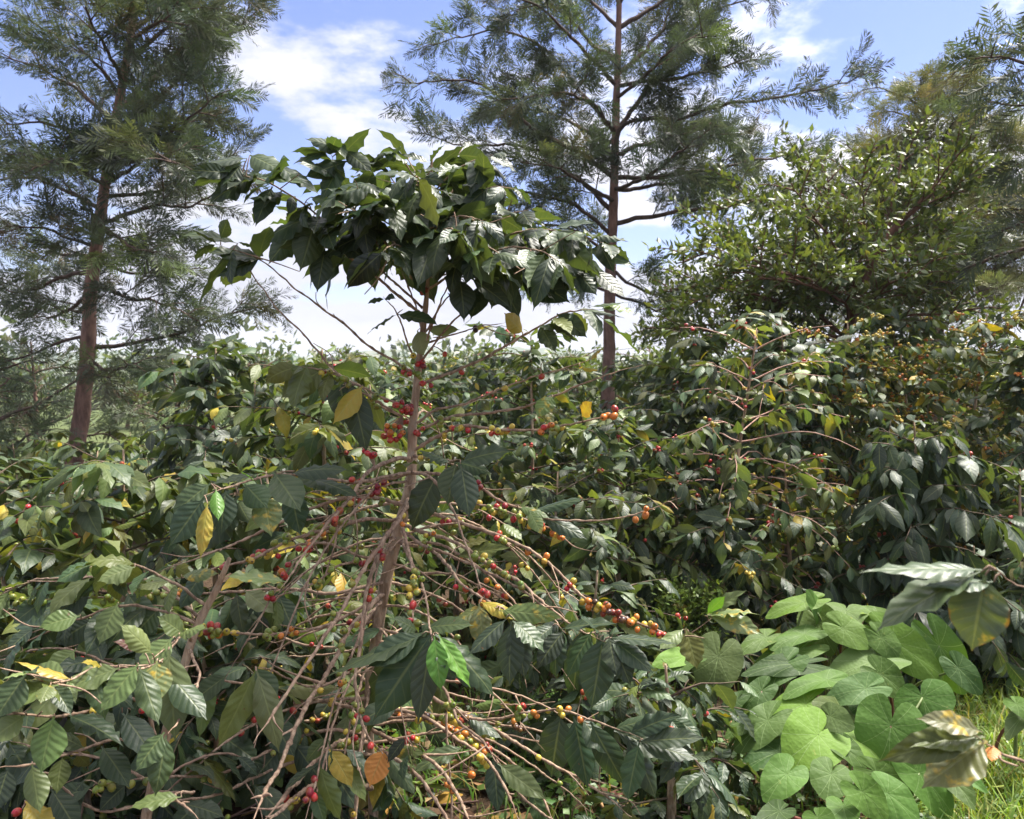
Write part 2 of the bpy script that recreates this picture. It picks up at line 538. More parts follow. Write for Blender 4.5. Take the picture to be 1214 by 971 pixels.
def pair_leaves(lv, path, t0, t1, step, L, droop, pal, keep=0.92, spread=0.85, fwd=0.5, lj=0.22):
    """opposite leaves along a shoot"""
    seg = np.concatenate([[0], np.cumsum(np.linalg.norm(np.diff(path, axis=0), axis=1))])
    tot = seg[-1]
    T = tangents(path)
    n = max(1, int(tot * (t1 - t0) / step))
    for i in range(n + 1):
        s = tot * t0 + (tot * (t1 - t0)) * (i / max(n, 1))
        s = min(tot, max(0.0, s + rng.normal(0, step * 0.3)))
        p = np.array([np.interp(s, seg, path[:, k]) for k in range(3)])
        tt = np.array([np.interp(s, seg, T[:, k]) for k in range(3)])
        if abs(tt[2]) > 0.85:
            a = i * 1.57 + rng.normal(0, 0.3)
            S = np.array([math.cos(a), math.sin(a), 0])
        else:
            S = unit(np.cross(tt, UP))
        near_tip = i / max(n, 1)
        for sg in (-1, 1):
            if rng.random() > keep:
                continue
            d = tt * (fwd + 0.5 * near_tip ** 3 + rng.normal(0, 0.2)) + S * sg * spread + UP * (-droop + rng.normal(0, 0.34)) + rng.normal(0, 0.22, 3)
            nn = UP + rng.normal(0, 0.42, 3) + tt * 0.2
            ll = L * (1 + rng.normal(0, lj * 1.15)) * (1.0 - 0.35 * max(0, near_tip - 0.8) / 0.2)
            lv.add(p, d, nn, max(0.35 * L, ll), leaf_colour(pal), rng.uniform(0.85, 1.2))


# ------------------------------------------------------------------ fruit colours
FRUIT = {'r': (0.42, 0.018, 0.03), 'd': (0.035, 0.012, 0.018), 'g': (0.16, 0.22, 0.035), 'y': (0.50, 0.38, 0.05), 'o': (0.58, 0.17, 0.03), 'c': (0.22, 0.012, 0.028)}


def fruit_colour(pal):
    return np.append(jit(FRUIT[pal[rng.integers(len(pal))]], 0.12), 0)


# ------------------------------------------------------------------ hand-built coffee trees


class HandTree:
    """a coffee tree whose stem, branches, leaves and fruit are set one by one"""

    def __init__(self, trunk, rad, label, group, cat='coffee tree', stem_mat=None):
        path, _ = smooth_path(trunk, 0.025)
        self.o = path[0].copy()
        self.o[2] = 0
        self.root = root('coffee_tree', self.o, label, cat, group)
        mb = MB()
        self.trunk = path
        cs = np.concatenate([[0], np.cumsum(np.linalg.norm(np.diff(np.asarray(trunk), axis=0), axis=1))])
        rad = np.interp(np.linspace(0, 1, len(cs)), np.linspace(0, 1, len(rad)), rad)
        r = np.interp(np.linspace(0, 1, len(path)), cs / cs[-1], rad)
        mb.tube(path, r, 10, knob=0.14, knob_step=0.075, wob=0.05)
        self.trunk_ob = mb.build('trunk', stem_mat or M_STEM, self.root, self.o)
        self.br = []

    def branch(self, pts, r0=0.007, r1=0.003, leaves=None, mat=None, knob=0.45):
        path, ln = smooth_path(pts, 0.013)
        path = path + np.cumsum(rng.normal(0, 0.0011, path.shape), 0)
        self.br.append(dict(path=path, r0=r0, r1=r1, leaves=Leaves(), placed=Leaves(), wood=MB(), fruit=[], mat=mat or M_TWIG, knob=knob, ln=ln))
        b = self.br[-1]
        r0, r1 = r0 * 0.74, r1 * 0.72
        b['r0'] = r0
        b['wood'].tube(path, np.linspace(r0, r1, len(path)) * np.clip((1.0 - np.linspace(0, 1, len(path))) / 0.12, 0.35, 1), 6, knob=knob, knob_step=0.042, phase=rng.random(), wob=0.08)
        T = tangents(path)
        for q in range(int(ln / 0.19)):
            j = int(rng.uniform(0.15, 0.95) * (len(path) - 1))
            S = unit(np.cross(T[j], UP)) * rng.choice([-1, 1])
            tl = rng.uniform(0.03, 0.22) if rng.random() < 0.6 else rng.uniform(0.01, 0.03)
            d = unit(T[j] * rng.uniform(0.3, 1.0) + S * rng.uniform(0.3, 1) + rng.normal(0, 0.35, 3))
            e = path[j] + d * tl
            tw, _ = smooth_path([path[j], path[j] + d * tl * 0.5 + rng.normal(0, tl * 0.08, 3), e], 0.015)
            b['wood'].tube(tw, np.linspace(max(r1, 0.0022), 0.0012, len(tw)), 4, knob=0.35, knob_step=0.03)
        if leaves:
            t0, L, pal = leaves[:3]
            kw = leaves[3] if len(leaves) > 3 else {}
            kw = dict(dict(step=0.05, droop=0.35), **kw)
            pair_leaves(b['leaves'], path, t0, 1.0, kw.pop('step'), L, kw.pop('droop'), pal, **kw)
        return b

    def px_of(self, path):
        q = path - np.array([0, 0, CAM_Z])
        c, s = math.cos(PITCH), math.sin(PITCH)
        f = q[:, 1] * c + q[:, 2] * s
        up = -q[:, 1] * s + q[:, 2] * c
        return np.stack([W0 / 2 + F_PX * q[:, 0] / f, H0 / 2 - F_PX * up / f], 1)

    def nearest(self, px, py, ywant=None):
        best = None
        for b in self.br:
            if 'pix' not in b:
                b['pix'] = self.px_of(b['path'])
            dd = np.hypot(b['pix'][:, 0] - px, b['pix'][:, 1] - py)
            if ywant is not None:
                dd = dd + np.abs(b['path'][:, 1] - ywant) * 60
            i = int(np.argmin(dd))
            if best is None or dd[i] < best[0]:
                best = (dd[i], b, i)
        return best

    def leaf(self, ax, ay, tx, ty, wpx, pal, dy=-0.05, Y=None):
        """one leaf: attached at a pixel, tip at another, width in pixels"""
        dist, b, i = self.nearest(ax, ay, Y)
        p = b['path'][i]
        y = p[1] if Y is None else Y
        if pal in 'nylv':
            y -= 0.06
        A = P(ax, ay, y)
        if np.linalg.norm(A - p) > 0.012:
            m = (A + p) / 2 + np.array([0, 0, 0.006])
            pth, _ = smooth_path([p, m, A], 0.02)
            b['wood'].tube(pth, np.linspace(0.0019, 0.0013, len(pth)), 4)
        T = P(tx, ty, y + dy)
        d = T - A
        L = np.linalg.norm(d) * 1.10
        width = wpx / F_PX * y / L / 0.40
        to_cam = unit(np.array([0, 0, CAM_Z]) - A)
        horiz = 1 - abs(unit(d)[2])
        nn = to_cam * (0.9 - 0.3 * horiz) + UP * (0.6 + 0.3 * horiz) + rng.normal(0, 0.22, 3)
        b['placed'].add(A, d + UP * 0.12 * L, nn, L, leaf_colour(pal), float(np.clip(width, 0.7, 1.7)))

    def fruit(self, px, py, n, pal, spread=9, size=0.0098):
        dist, b, i = self.nearest(px, py)
        path = b['path']
        for k in range(n):
            j = int(np.clip(i + rng.normal(0, spread * 0.25), 0, len(path) - 1))
            off = unit(rng.normal(0, 1, 3) + np.array([0, -0.5, -0.25]))
            if dist < 14:
                c = path[j] + off * (b['r0'] * 0.7 + size * rng.uniform(0.8, 1.5))
            else:
                y = path[i][1] - 0.01
                a = rng.uniform(0, 6.28)
                rr = spread * math.sqrt(rng.random())
                c = P(px + rr * math.cos(a), py + rr * math.sin(a), y + rng.normal(0, 0.015))
                st, _ = smooth_path([path[i], (path[i] + c) / 2 + [0, 0, 0.006], c], 0.02)
                b['wood'].tube(st, 0.0018, 4)
            b['fruit'].append((c, size * rng.uniform(0.85, 1.15), off, fruit_colour(pal)))

    def finish(self, single=100):
        allf = []
        for b in self.br:
            w = b['wood'].build('branch', b['mat'], self.root, self.o)
            b['ob'] = w
            if b['leaves'].p or b['placed'].p:
                mb = MB()
                b['leaves'].into(mb, BANK_NEAR)
                b['placed'].into(mb, BANK_FLAT)
                mb.build('foliage', M_LEAF, w, self.o)
            allf += [(np.linalg.norm(c - np.array([0, 0, CAM_Z])), c, r, a, col, w) for c, r, a, col in b['fruit']]
        allf.sort(key=lambda q: q[0])
        for q in allf[:single]:
            mb = MB()
            mb.blob((0, 0, 0), q[2], q[3], rng.uniform(1.1, 1.3), q[4], 12, 9)
            o = mb.build('cherry', M_FRUIT, q[5])
            o.location = tuple(q[1] - self.o)
        if allf[single:]:
            mb = MB()
            for q in allf[single:]:
                mb.blob(q[1], q[2], q[3], 1.15, q[4], 10, 7)
            tag(mb.build('fruit', M_FRUIT, self.root, self.o), kind='stuff')


def PP(pts, Ya, Yb=None):
    Yb = Ya if Yb is None else Yb
    n = len(pts)
    return [P(q[0], q[1], q[2] if len(q) > 2 else Ya + (Yb - Ya) * (i / max(1, n - 1))) for i, q in enumerate(pts)]


# === the tall bare-branched coffee tree in front
HY = 2.75
hero = HandTree(PP([(444, 1002), (442, 940), (438, 885), (437, 830), (446, 760), (455, 700), (468, 645), (482, 595), (488, 555), (489, 510), (494, 455), (499, 410), (505, 360), (507, 310), (509, 260), (511, 215), (512, 185)], HY),
                [0.017, 0.0165, 0.0165, 0.017, 0.019, 0.021, 0.021, 0.019, 0.0165, 0.0145, 0.0125, 0.0105, 0.009, 0.0075, 0.0065, 0.005, 0.004],
                'tall coffee tree with leafy dark top and long bare arching branches hung with ripening cherries', 'coffee trees in the plantation')
H = hero.branch
# leafy crown (upper branches)
LK = dict(step=0.034, droop=0.42)
H(PP([(477, 494), (440, 470), (403, 448), (352, 388), (325, 361), (292, 315), (270, 296)], 2.74, 2.55), 0.006, 0.002, (0.88, 0.158, 'crown', dict(step=.05, droop=.3)), M_TWIG)
H(PP([(492, 444), (440, 411), (412, 384), (384, 365), (361, 347), (313, 310), (285, 296), (258, 286)], 2.74, 2.45), 0.006, 0.002, (0.84, 0.16, 'crown', dict(step=.045, droop=.3)))
H(PP([(500, 372), (440, 324), (398, 291), (375, 255), (340, 226), (305, 208), (265, 198)], 2.74, 2.45), 0.007, 0.0025, (0.42, 0.165, 'crown', LK))
H(PP([(503, 328), (458, 300), (421, 250), (402, 212), (392, 182)], 2.74, 2.6), 0.006, 0.0025, (0.35, 0.16, 'crown', LK))
H(PP([(504, 345), (470, 312), (440, 270), (428, 240), (415, 215)], 2.74, 2.4), 0.006, 0.0025, (0.4, 0.16, 'crown', LK))
H(PP([(508, 285), (490, 250), (470, 220), (450, 195)], 2.74, 2.85), 0.005, 0.0025, (0.25, 0.16, 'crown', LK))
H(PP([(510, 235), (512, 215), (514, 200), (512, 192)], 2.75, 2.72), 0.004, 0.002, (0.1, 0.14, 'crown', dict(step=.03, droop=.45)))
H(PP([(510, 240), (490, 205), (475, 185), (462, 178)], 2.75, 2.6), 0.004, 0.002, (0.185, 0.158, 'crown', LK))
H(PP([(510, 235), (535, 205), (560, 190), (585, 183)], 2.75, 2.6), 0.004, 0.002, (0.185, 0.158, 'crown', LK))
H(PP([(508, 275), (540, 245), (580, 222), (612, 222)], 2.75, 2.5), 0.005, 0.0025, (0.2, 0.16, 'crown', LK))
H(PP([(507, 300), (550, 278), (590, 262), (625, 258)], 2.75, 2.9), 0.006, 0.0025, (0.2, 0.158, 'crown', LK))
H(PP([(506, 325), (555, 298), (605, 276), (650, 272), (690, 280), (722, 292)], 2.75, 2.5), 0.007, 0.0025, (0.3, 0.165, 'crown', LK))
H(PP([(505, 345), (550, 318), (600, 298), (640, 300), (670, 312)], 2.75, 2.35), 0.006, 0.0025, (0.38, 0.165, 'crown', dict(step=.05, droop=.6)))
H(PP([(507, 300), (515, 285), (530, 275), (548, 280)], 2.72, 2.25), 0.006, 0.0025, (0.3, 0.165, 'crown', dict(step=.045, droop=.6)))
H(PP([(507, 320), (490, 300), (470, 290), (455, 298)], 2.72, 2.3), 0.006, 0.0025, (0.4, 0.16, 'crown', dict(step=.05, droop=.55)))
H(PP([(508, 295), (520, 270), (545, 250), (575, 245)], 2.78, 3.2), 0.006, 0.0025, (0.3, 0.158, 'crown', LK))
H(PP([(507, 310), (480, 290), (455, 270), (430, 262)], 2.78, 3.15), 0.006, 0.0025, (0.35, 0.158, 'crown', LK))
H(PP([(508, 255), (505, 230), (500, 215), (492, 210)], 2.74, 2.35), 0.005, 0.0025, (0.2, 0.158, 'crown', LK))
H(PP([(507, 315), (535, 300), (560, 295), (585, 300)], 2.72, 2.3), 0.006, 0.0025, (0.3, 0.165, 'crown', dict(step=.045, droop=.6)))
H(PP([(508, 280), (525, 262), (550, 255), (575, 262)], 2.72, 2.35), 0.006, 0.0025, (0.25, 0.165, 'crown', LK))
H(PP([(509, 262), (530, 235), (548, 215), (560, 205)], 2.74, 2.9), 0.005, 0.0025, (0.2, 0.158, 'crown', LK))
H(PP([(509, 265), (488, 245), (470, 240), (448, 238)], 2.74, 2.45), 0.005, 0.0025, (0.25, 0.16, 'crown', LK))
H(PP([(506, 330), (560, 305), (610, 290), (665, 296), (705, 312)], 2.76, 2.8), 0.006, 0.0025, (0.45, 0.16, 'crown', LK))
H(PP([(501, 365), (450, 318), (412, 290), (372, 268), (345, 262)], 2.76, 2.9), 0.006, 0.0025, (0.5, 0.158, 'crown', LK))
for pts, ya, yb in [([(506, 330), (560, 318), (625, 315), (668, 325)], 2.76, 2.95),
                    ([(506, 335), (460, 305), (425, 295), (400, 300)], 2.76, 3.0),
                    ([(508, 285), (555, 265), (600, 250), (628, 245)], 2.73, 2.55), ([(507, 300), (470, 270), (440, 255), (415, 250)], 2.73, 2.55), ([(509, 240), (515, 220), (530, 195), (552, 180)], 2.75, 2.85), ([(509, 240), (500, 215), (488, 195), (482, 185)], 2.75, 2.85)]:
    H(PP(pts, ya, yb), 0.005, 0.002, (0.35, 0.15, 'crown', LK))
H(PP([(504, 453), (560, 430), (600, 408), (633, 388), (660, 372), (688, 365), (708, 364)], 2.74, 2.55), 0.007, 0.0025, (0.66, 0.15, 'mid', dict(step=.045, droop=.4)))
H(PP([(499, 430), (523, 398), (555, 365), (575, 335)], 2.74, 2.6), 0.006, 0.0025, (0.86, 0.12, 'crown', LK))
H(PP([(503, 407), (541, 393), (570, 383), (600, 379)], 2.74, 2.85), 0.0045, 0.002)
H(PP([(499, 420), (515, 375), (540, 345), (568, 322)], 2.74, 2.45), 0.005, 0.002, (0.86, 0.12, 'crown', LK))
H(PP([(497, 440), (480, 400), (470, 372), (452, 352)], 2.74, 2.5), 0.005, 0.002, (0.75, 0.12, 'crown', dict(step=.05, droop=.6)))
H(PP([(501, 400), (520, 360), (538, 320)], 2.74, 2.6), 0.005, 0.002, (0.86, 0.12, 'crown', LK))
H(PP([(501, 395), (488, 350), (475, 322)], 2.74, 2.85), 0.005, 0.002, (0.86, 0.12, 'crown', LK))
H(PP([(487, 487), (450, 468), (421, 453), (385, 436), (355, 431)], 2.74, 2.5), 0.006, 0.0025, (0.72, 0.13, 'o', dict(step=.07, droop=.5)))
H(PP([(489, 500), (455, 480), (430, 455), (405, 440), (385, 425)], 2.78, 3.0), 0.006, 0.0025, (0.5, 0.13, 'mid', dict(step=.06, droop=.4)))
# long thin branches to the right
H(PP([(494, 501), (515, 487), (555, 478), (607, 458), (639, 448), (688, 435), (711, 422)], 2.74, 2.6), 0.0062, 0.002)
H(PP([(493, 511), (535, 495), (581, 491), (628, 481), (671, 464), (711, 448), (760, 430)], 2.74, 2.5), 0.0075, 0.002)
H(PP([(492, 533), (521, 515), (547, 505), (593, 507), (639, 505), (680, 498), (726, 487), (762, 474)], 2.74, 2.35), 0.0085, 0.002)
H(PP([(488, 562), (520, 563), (558, 573), (586, 591), (617, 603), (642, 612), (664, 616), (712, 615), (757, 609), (806, 592)], 2.74, 2.3), 0.0075, 0.002)
H(PP([(486, 585), (530, 590), (578, 602), (600, 610), (628, 622), (653, 631), (681, 652), (706, 657)], 2.74, 2.6), 0.007, 0.002)
b17 = H(PP([(482, 600), (508, 608), (552, 619), (594, 631), (634, 651), (662, 672), (684, 697), (706, 711), (740, 727), (763, 738), (790, 748), (812, 745), (838, 728)], 2.73, 2.25), 0.0095, 0.003)
H(PP([(478, 622), (512, 633), (544, 644), (580, 666), (617, 686), (642, 706), (678, 732), (705, 748), (725, 757)], 2.73, 2.12), 0.0095, 0.003)
H(PP([(476, 645), (516, 650), (552, 666), (594, 686), (628, 708), (650, 728), (667, 748)], 2.73, 2.15), 0.008, 0.003)
H(PP([(475, 630), (506, 650), (527, 669), (547, 697), (564, 712), (590, 724), (608, 737)], 2.72, 2.05), 0.008, 0.003)
H(PP([(466, 668), (499, 679), (538, 683), (580, 703), (617, 728), (640, 745)], 2.74, 2.4), 0.007, 0.0025)
H(PP([(480, 605), (520, 628), (552, 644), (585, 668)], 2.75, 3.0), 0.006, 0.0025)
H(PP([(490, 540), (520, 548), (546, 548)], 2.74, 2.35), 0.006, 0.003)
H(PP([(462, 690), (500, 700), (545, 722), (590, 760), (640, 800)], 2.76, 2.9), 0.007, 0.003)
# arching down and left
H(PP([(486, 545), (469, 545), (437, 560), (424, 578), (406, 602), (379, 633), (358, 662), (342, 690), (330, 705)], 2.73, 2.1), 0.010, 0.003)
H(PP([(484, 592), (477, 604), (448, 644), (429, 678), (406, 720), (382, 757), (358, 793), (324, 845), (302, 880)], 2.72, 1.95), 0.0105, 0.0045)
H(PP([(483, 595), (474, 612), (453, 644), (440, 683), (432, 731), (429, 757), (419, 800), (424, 837), (437, 869), (456, 890)], 2.71, 2.1), 0.0105, 0.004)
H(PP([(481, 598), (475, 617), (483, 652), (489, 683), (487, 720), (490, 748)], 2.70, 2.2), 0.0085, 0.0035)
H(PP([(477, 640), (487, 665), (503, 699), (511, 738), (515, 756)], 2.71, 2.05), 0.007, 0.003)
H(PP([(481, 600), (445, 590), (411, 591), (382, 599), (348, 615), (305, 636), (253, 660), (200, 681)], 2.73, 2.25), 0.0085, 0.003)
H(PP([(480, 608), (466, 616), (432, 616), (392, 625), (350, 640), (305, 662), (253, 676), (195, 692)], 2.73, 2.15), 0.009, 0.003)
H(PP([(466, 650), (435, 662), (390, 647), (358, 649), (316, 662), (290, 668)], 2.73, 2.3), 0.0075, 0.003)
H(PP([(468, 648), (435, 664), (400, 668), (371, 689), (342, 702)], 2.73, 2.4), 0.0065, 0.003)
H(PP([(458, 690), (400, 702), (330, 697), (268, 701), (200, 701), (152, 702), (76, 707), (20, 705)], 2.74, 2.4), 0.0085, 0.0025)
H(PP([(455, 705), (410, 730), (360, 745), (310, 748), (262, 745), (215, 735)], 2.73, 2.2), 0.0075, 0.003)
H(PP([(450, 720), (405, 764), (365, 762), (320, 752), (275, 762), (235, 778)], 2.76, 2.6), 0.007, 0.003)
H(PP([(452, 705), (420, 740), (399, 774), (377, 811), (361, 838), (344, 877), (329, 911), (313, 940), (296, 982)], 2.70, 1.8), 0.0105, 0.006)
H(PP([(440, 882), (416, 880), (392, 890), (371, 911), (348, 938), (318, 976)], 2.72, 2.0), 0.011, 0.007)
H(PP([(441, 935), (419, 925), (382, 927), (356, 943), (322, 975)], 2.70, 1.95), 0.011, 0.007)
H(PP([(437, 843), (390, 831), (348, 819), (321, 814), (280, 808), (235, 800)], 2.74, 2.4), 0.0085, 0.004)
H(PP([(445, 775), (410, 800), (370, 815), (330, 800), (303, 792)], 2.73, 2.15), 0.006, 0.003)
H(PP([(438, 870), (390, 868), (337, 882), (268, 917), (200, 927), (110, 932)], 2.73, 2.1), 0.008, 0.003)
H(PP([(440, 895), (390, 890), (327, 911), (266, 943), (218, 953), (150, 958)], 2.73, 2.0), 0.008, 0.003)
H(PP([(447, 745), (420, 770), (402, 775), (360, 780), (310, 778), (270, 790)], 2.78, 2.9), 0.006, 0.003)
H(PP([(440, 815), (380, 850), (320, 850), (260, 870), (210, 900)], 2.76, 2.6), 0.007, 0.003)
# down and right, dry tangle at the foot
H(PP([(445, 770), (480, 790), (520, 830), (589, 869), (640, 902), (708, 943), (750, 978)], 2.76, 2.5), 0.009, 0.005, None, M_TWIG)
H(PP([(439, 838), (500, 850), (545, 880), (576, 900), (600, 940), (616, 976)], 2.74, 2.3), 0.009, 0.005)
H(PP([(440, 865), (480, 880), (520, 905), (545, 940), (562, 980)], 2.73, 2.15), 0.009, 0.006)
H(PP([(439, 850), (520, 850), (583, 854), (616, 847), (660, 842), (690, 852), (728, 866), (760, 880)], 2.74, 2.2), 0.008, 0.003)
H(PP([(440, 880), (510, 868), (560, 860), (600, 870), (650, 880), (680, 890)], 2.80, 2.9), 0.007, 0.003)
H(PP([(452, 888), (480, 905), (500, 920), (530, 965), (540, 985)], 2.4, 2.1), 0.007, 0.005)
H(PP([(447, 745), (490, 762), (510, 800), (530, 830), (542, 862), (570, 885), (590, 915)], 2.73, 2.1), 0.0075, 0.004)
H(PP([(439, 830), (470, 822), (520, 838), (580, 858), (640, 868), (705, 900), (740, 930)], 2.82, 2.7), 0.006, 0.004)
H(PP([(560, 872), (610, 905), (640, 940), (655, 980)], 2.7, 2.45), 0.006, 0.005)
H(PP([(575, 880), (600, 915), (628, 950), (668, 980)], 2.8, 2.6), 0.006, 0.005)
H(PP([(530, 845), (533, 905), (538, 950), (536, 985)], 2.6, 2.5), 0.005, 0.005)
H(PP([(438, 800), (480, 800), (530, 822), (600, 835), (656, 831)], 2.86, 2.9), 0.006, 0.003)
H(PP([(425, 575), (420, 600), (424, 630), (426, 660)], 2.55, 2.5), 0.004, 0.002)
H(PP([(400, 605), (395, 650), (380, 690), (370, 720)], 2.4, 2.4), 0.004, 0.002)
H(PP([(486, 560), (420, 572), (345, 562), (290, 572), (245, 590)], 2.73, 2.0), 0.0075, 0.003)
zt = hero.trunk[:, 2]
for k in range(34):
    z = rng.uniform(0.35, 1.45)
    p0 = hero.trunk[int(np.argmin(np.abs(zt - z)))]
    az = rng.uniform(0, 6.283)
    ln = rng.uniform(0.45, 0.95)
    hd = np.array([math.cos(az), math.sin(az) * 0.75, 0])
    rs, dr = rng.uniform(0.0, 0.35), rng.uniform(0.35, 0.95)
    pts = [p0 + hd * ln * t + UP * ln * (rs * t - dr * t * t) for t in (0, .3, .65, 1.0)]
    pts = [np.array([q[0], q[1], max(q[2], 0.03)]) for q in pts]
    H(pts, rng.uniform(0.005, 0.008), 0.0025, (0.75, 0.12, 'mid', dict(step=.055, droop=.5)) if rng.random() < 0.4 else None)
HL = hero.leaf
for a in [(324, 560, 352, 603, 48, 'm'), (408, 570, 352, 574, 30, 'd'), (305, 562, 246, 576, 24, 'm'), (250, 573, 208, 610, 32, 'm'), (283, 588, 240, 652, 46, 'd'), (242, 590, 209, 645, 36, 'd'),
          (312, 585, 320, 632, 34, 'v'), (345, 580, 352, 630, 32, 'd'), (290, 574, 312, 602, 32, 'm'), (246, 597, 239, 657, 17, 'y'), (256, 580, 259, 614, 16, 'n'), (268, 580, 262, 630, 30, 'd'), (300, 570, 290, 560, 20, 'n'), (345, 562, 405, 555, 26, 'd'), (370, 568, 420, 590, 28, 'd'),
          (540, 548, 533, 595, 34, 'm'), (520, 560, 490, 624, 36, 'd'), (546, 548, 600, 536, 28, 'd'), (535, 549, 498, 536, 16, 'm'), (520, 550, 455, 554, 16, 'o'), (546, 550, 556, 608, 34, 'd'), (540, 548, 575, 560, 26, 'd'),
          (515, 754, 521, 815, 26, 'n'), (520, 752, 553, 812, 22, 'n'), (512, 750, 452, 850, 54, 'd'), (478, 745, 422, 815, 34, 'd'), (468, 752, 436, 868, 40, 'm'), (455, 745, 400, 770, 26, 'm'), (508, 748, 395, 806, 34, 'm'), (512, 755, 497, 850, 32, 'd'), (500, 752, 440, 790, 34, 'd'), (516, 752, 585, 820, 42, 'd'), (505, 745, 555, 742, 26, 'm'), (513, 757, 540, 800, 30, 'd'), (495, 748, 470, 735, 24, 'm'),
          (568, 716, 574, 768, 28, 'v'), (570, 714, 608, 734, 18, 'y'), (606, 736, 602, 806, 40, 'd'), (608, 736, 642, 770, 30, 'm'), (592, 724, 660, 737, 24, 'v'), (555, 712, 582, 765, 20, 'o'), (575, 718, 540, 742, 20, 'v'), (608, 738, 622, 800, 30, 'd'), (527, 800, 520, 856, 18, 'o'), (600, 734, 560, 775, 26, 'd'),
          (665, 746, 726, 742, 24, 'd'), (660, 744, 657, 800, 24, 'd'), (702, 748, 674, 800, 30, 'm'), (715, 753, 705, 836, 42, 'd'), (722, 755, 729, 795, 26, 'd'), (725, 756, 796, 768, 28, 'd'), (690, 744, 678, 834, 30, 'd'), (668, 748, 640, 790, 26, 'd'), (710, 750, 690, 735, 26, 'd'), (722, 757, 770, 795, 30, 'd'), (724, 757, 745, 810, 30, 'd'), (700, 746, 725, 725, 22, 'm'), (655, 742, 632, 765, 24, 'd'),
          (665, 846, 655, 918, 42, 'd'), (680, 849, 696, 930, 36, 'd'), (690, 852, 718, 893, 30, 'd'), (728, 866, 792, 900, 32, 'd'), (727, 864, 785, 856, 22, 'd'), (742, 872, 780, 945, 34, 'd'), (755, 878, 820, 905, 30, 'd'), (745, 872, 800, 850, 26, 'd'), (758, 880, 745, 945, 30, 'm'), (760, 880, 830, 880, 28, 'd'), (700, 856, 735, 930, 32, 'd'),
          (550, 845, 590, 876, 24, 'd'), (549, 886, 494, 914, 26, 'm'), (560, 838, 598, 832, 14, 'l'), (590, 905, 640, 950, 26, 'l'), (585, 895, 590, 960, 26, 'd'),
          (303, 790, 318, 840, 36, 'm'), (303, 795, 268, 884, 33, 'l'), (304, 795, 330, 885, 31, 'l'), (250, 800, 238, 872, 22, 'l'), (270, 800, 230, 835, 26, 'm'),
          (456, 888, 440, 930, 30, 'r'), (456, 890, 500, 895, 14, 'v'), (456, 890, 490, 940, 22, 'm'), (340, 690, 272, 688, 26, 'v'), (335, 698, 318, 742, 30, 'd'), (290, 700, 320, 728, 26, 'l'), (280, 702, 286, 748, 20, 'm'), (215, 683, 254, 684, 18, 'v'), (200, 690, 160, 700, 24, 'l'), (330, 705, 345, 745, 26, 'd'),
          (495, 392, 500, 420, 26, 'p'), (505, 390, 540, 394, 16, 'p'), (385, 437, 338, 470, 40, 'o'), (400, 442, 410, 500, 34, 'd'), (415, 452, 432, 530, 32, 'd'), (365, 432, 345, 480, 34, 'o'), (430, 458, 400, 500, 26, 'y'),
          (700, 425, 712, 416, 12, 'y'), (688, 436, 708, 440, 10, 'y'), (655, 470, 640, 492, 26, 'v'), (690, 494, 700, 480, 22, 'y'), (640, 480, 655, 500, 14, 'v'),
          (615, 602, 648, 612, 16, 'v'), (628, 606, 640, 632, 18, 'v'), (640, 611, 690, 640, 22, 'd'), (630, 607, 690, 595, 20, 'd'), (540, 650, 575, 640, 20, 'o'), (540, 660, 600, 655, 22, 'o'),
          (813, 745, 825, 790, 30, 'o'), (838, 728, 900, 752, 26, 'v'), (838, 728, 882, 705, 20, 'l'), (836, 730, 895, 728, 18, 'v'), (810, 746, 785, 770, 20, 'l'), (838, 728, 858, 712, 14, 'n'),
          (110, 932, 60, 955, 26, 'd'), (150, 930, 120, 960, 26, 'd'), (215, 953, 262, 968, 28, 'd'), (240, 948, 205, 985, 30, 'd'), (300, 930, 340, 975, 30, 'd'), (270, 918, 240, 960, 30, 'm'), (330, 890, 300, 930, 34, 'd'), (348, 880, 385, 940, 34, 'd'), (370, 880, 420, 960, 34, 'd'), (390, 888, 415, 930, 26, 'y'), (205, 905, 180, 950, 30, 'd'), (240, 880, 200, 915, 30, 'd'),
          (200, 905, 255, 935, 30, 'd'), (260, 870, 300, 905, 30, 'd'), (320, 850, 345, 895, 34, 'd'), (300, 855, 260, 890, 30, 'm')]:
    HL(*a)
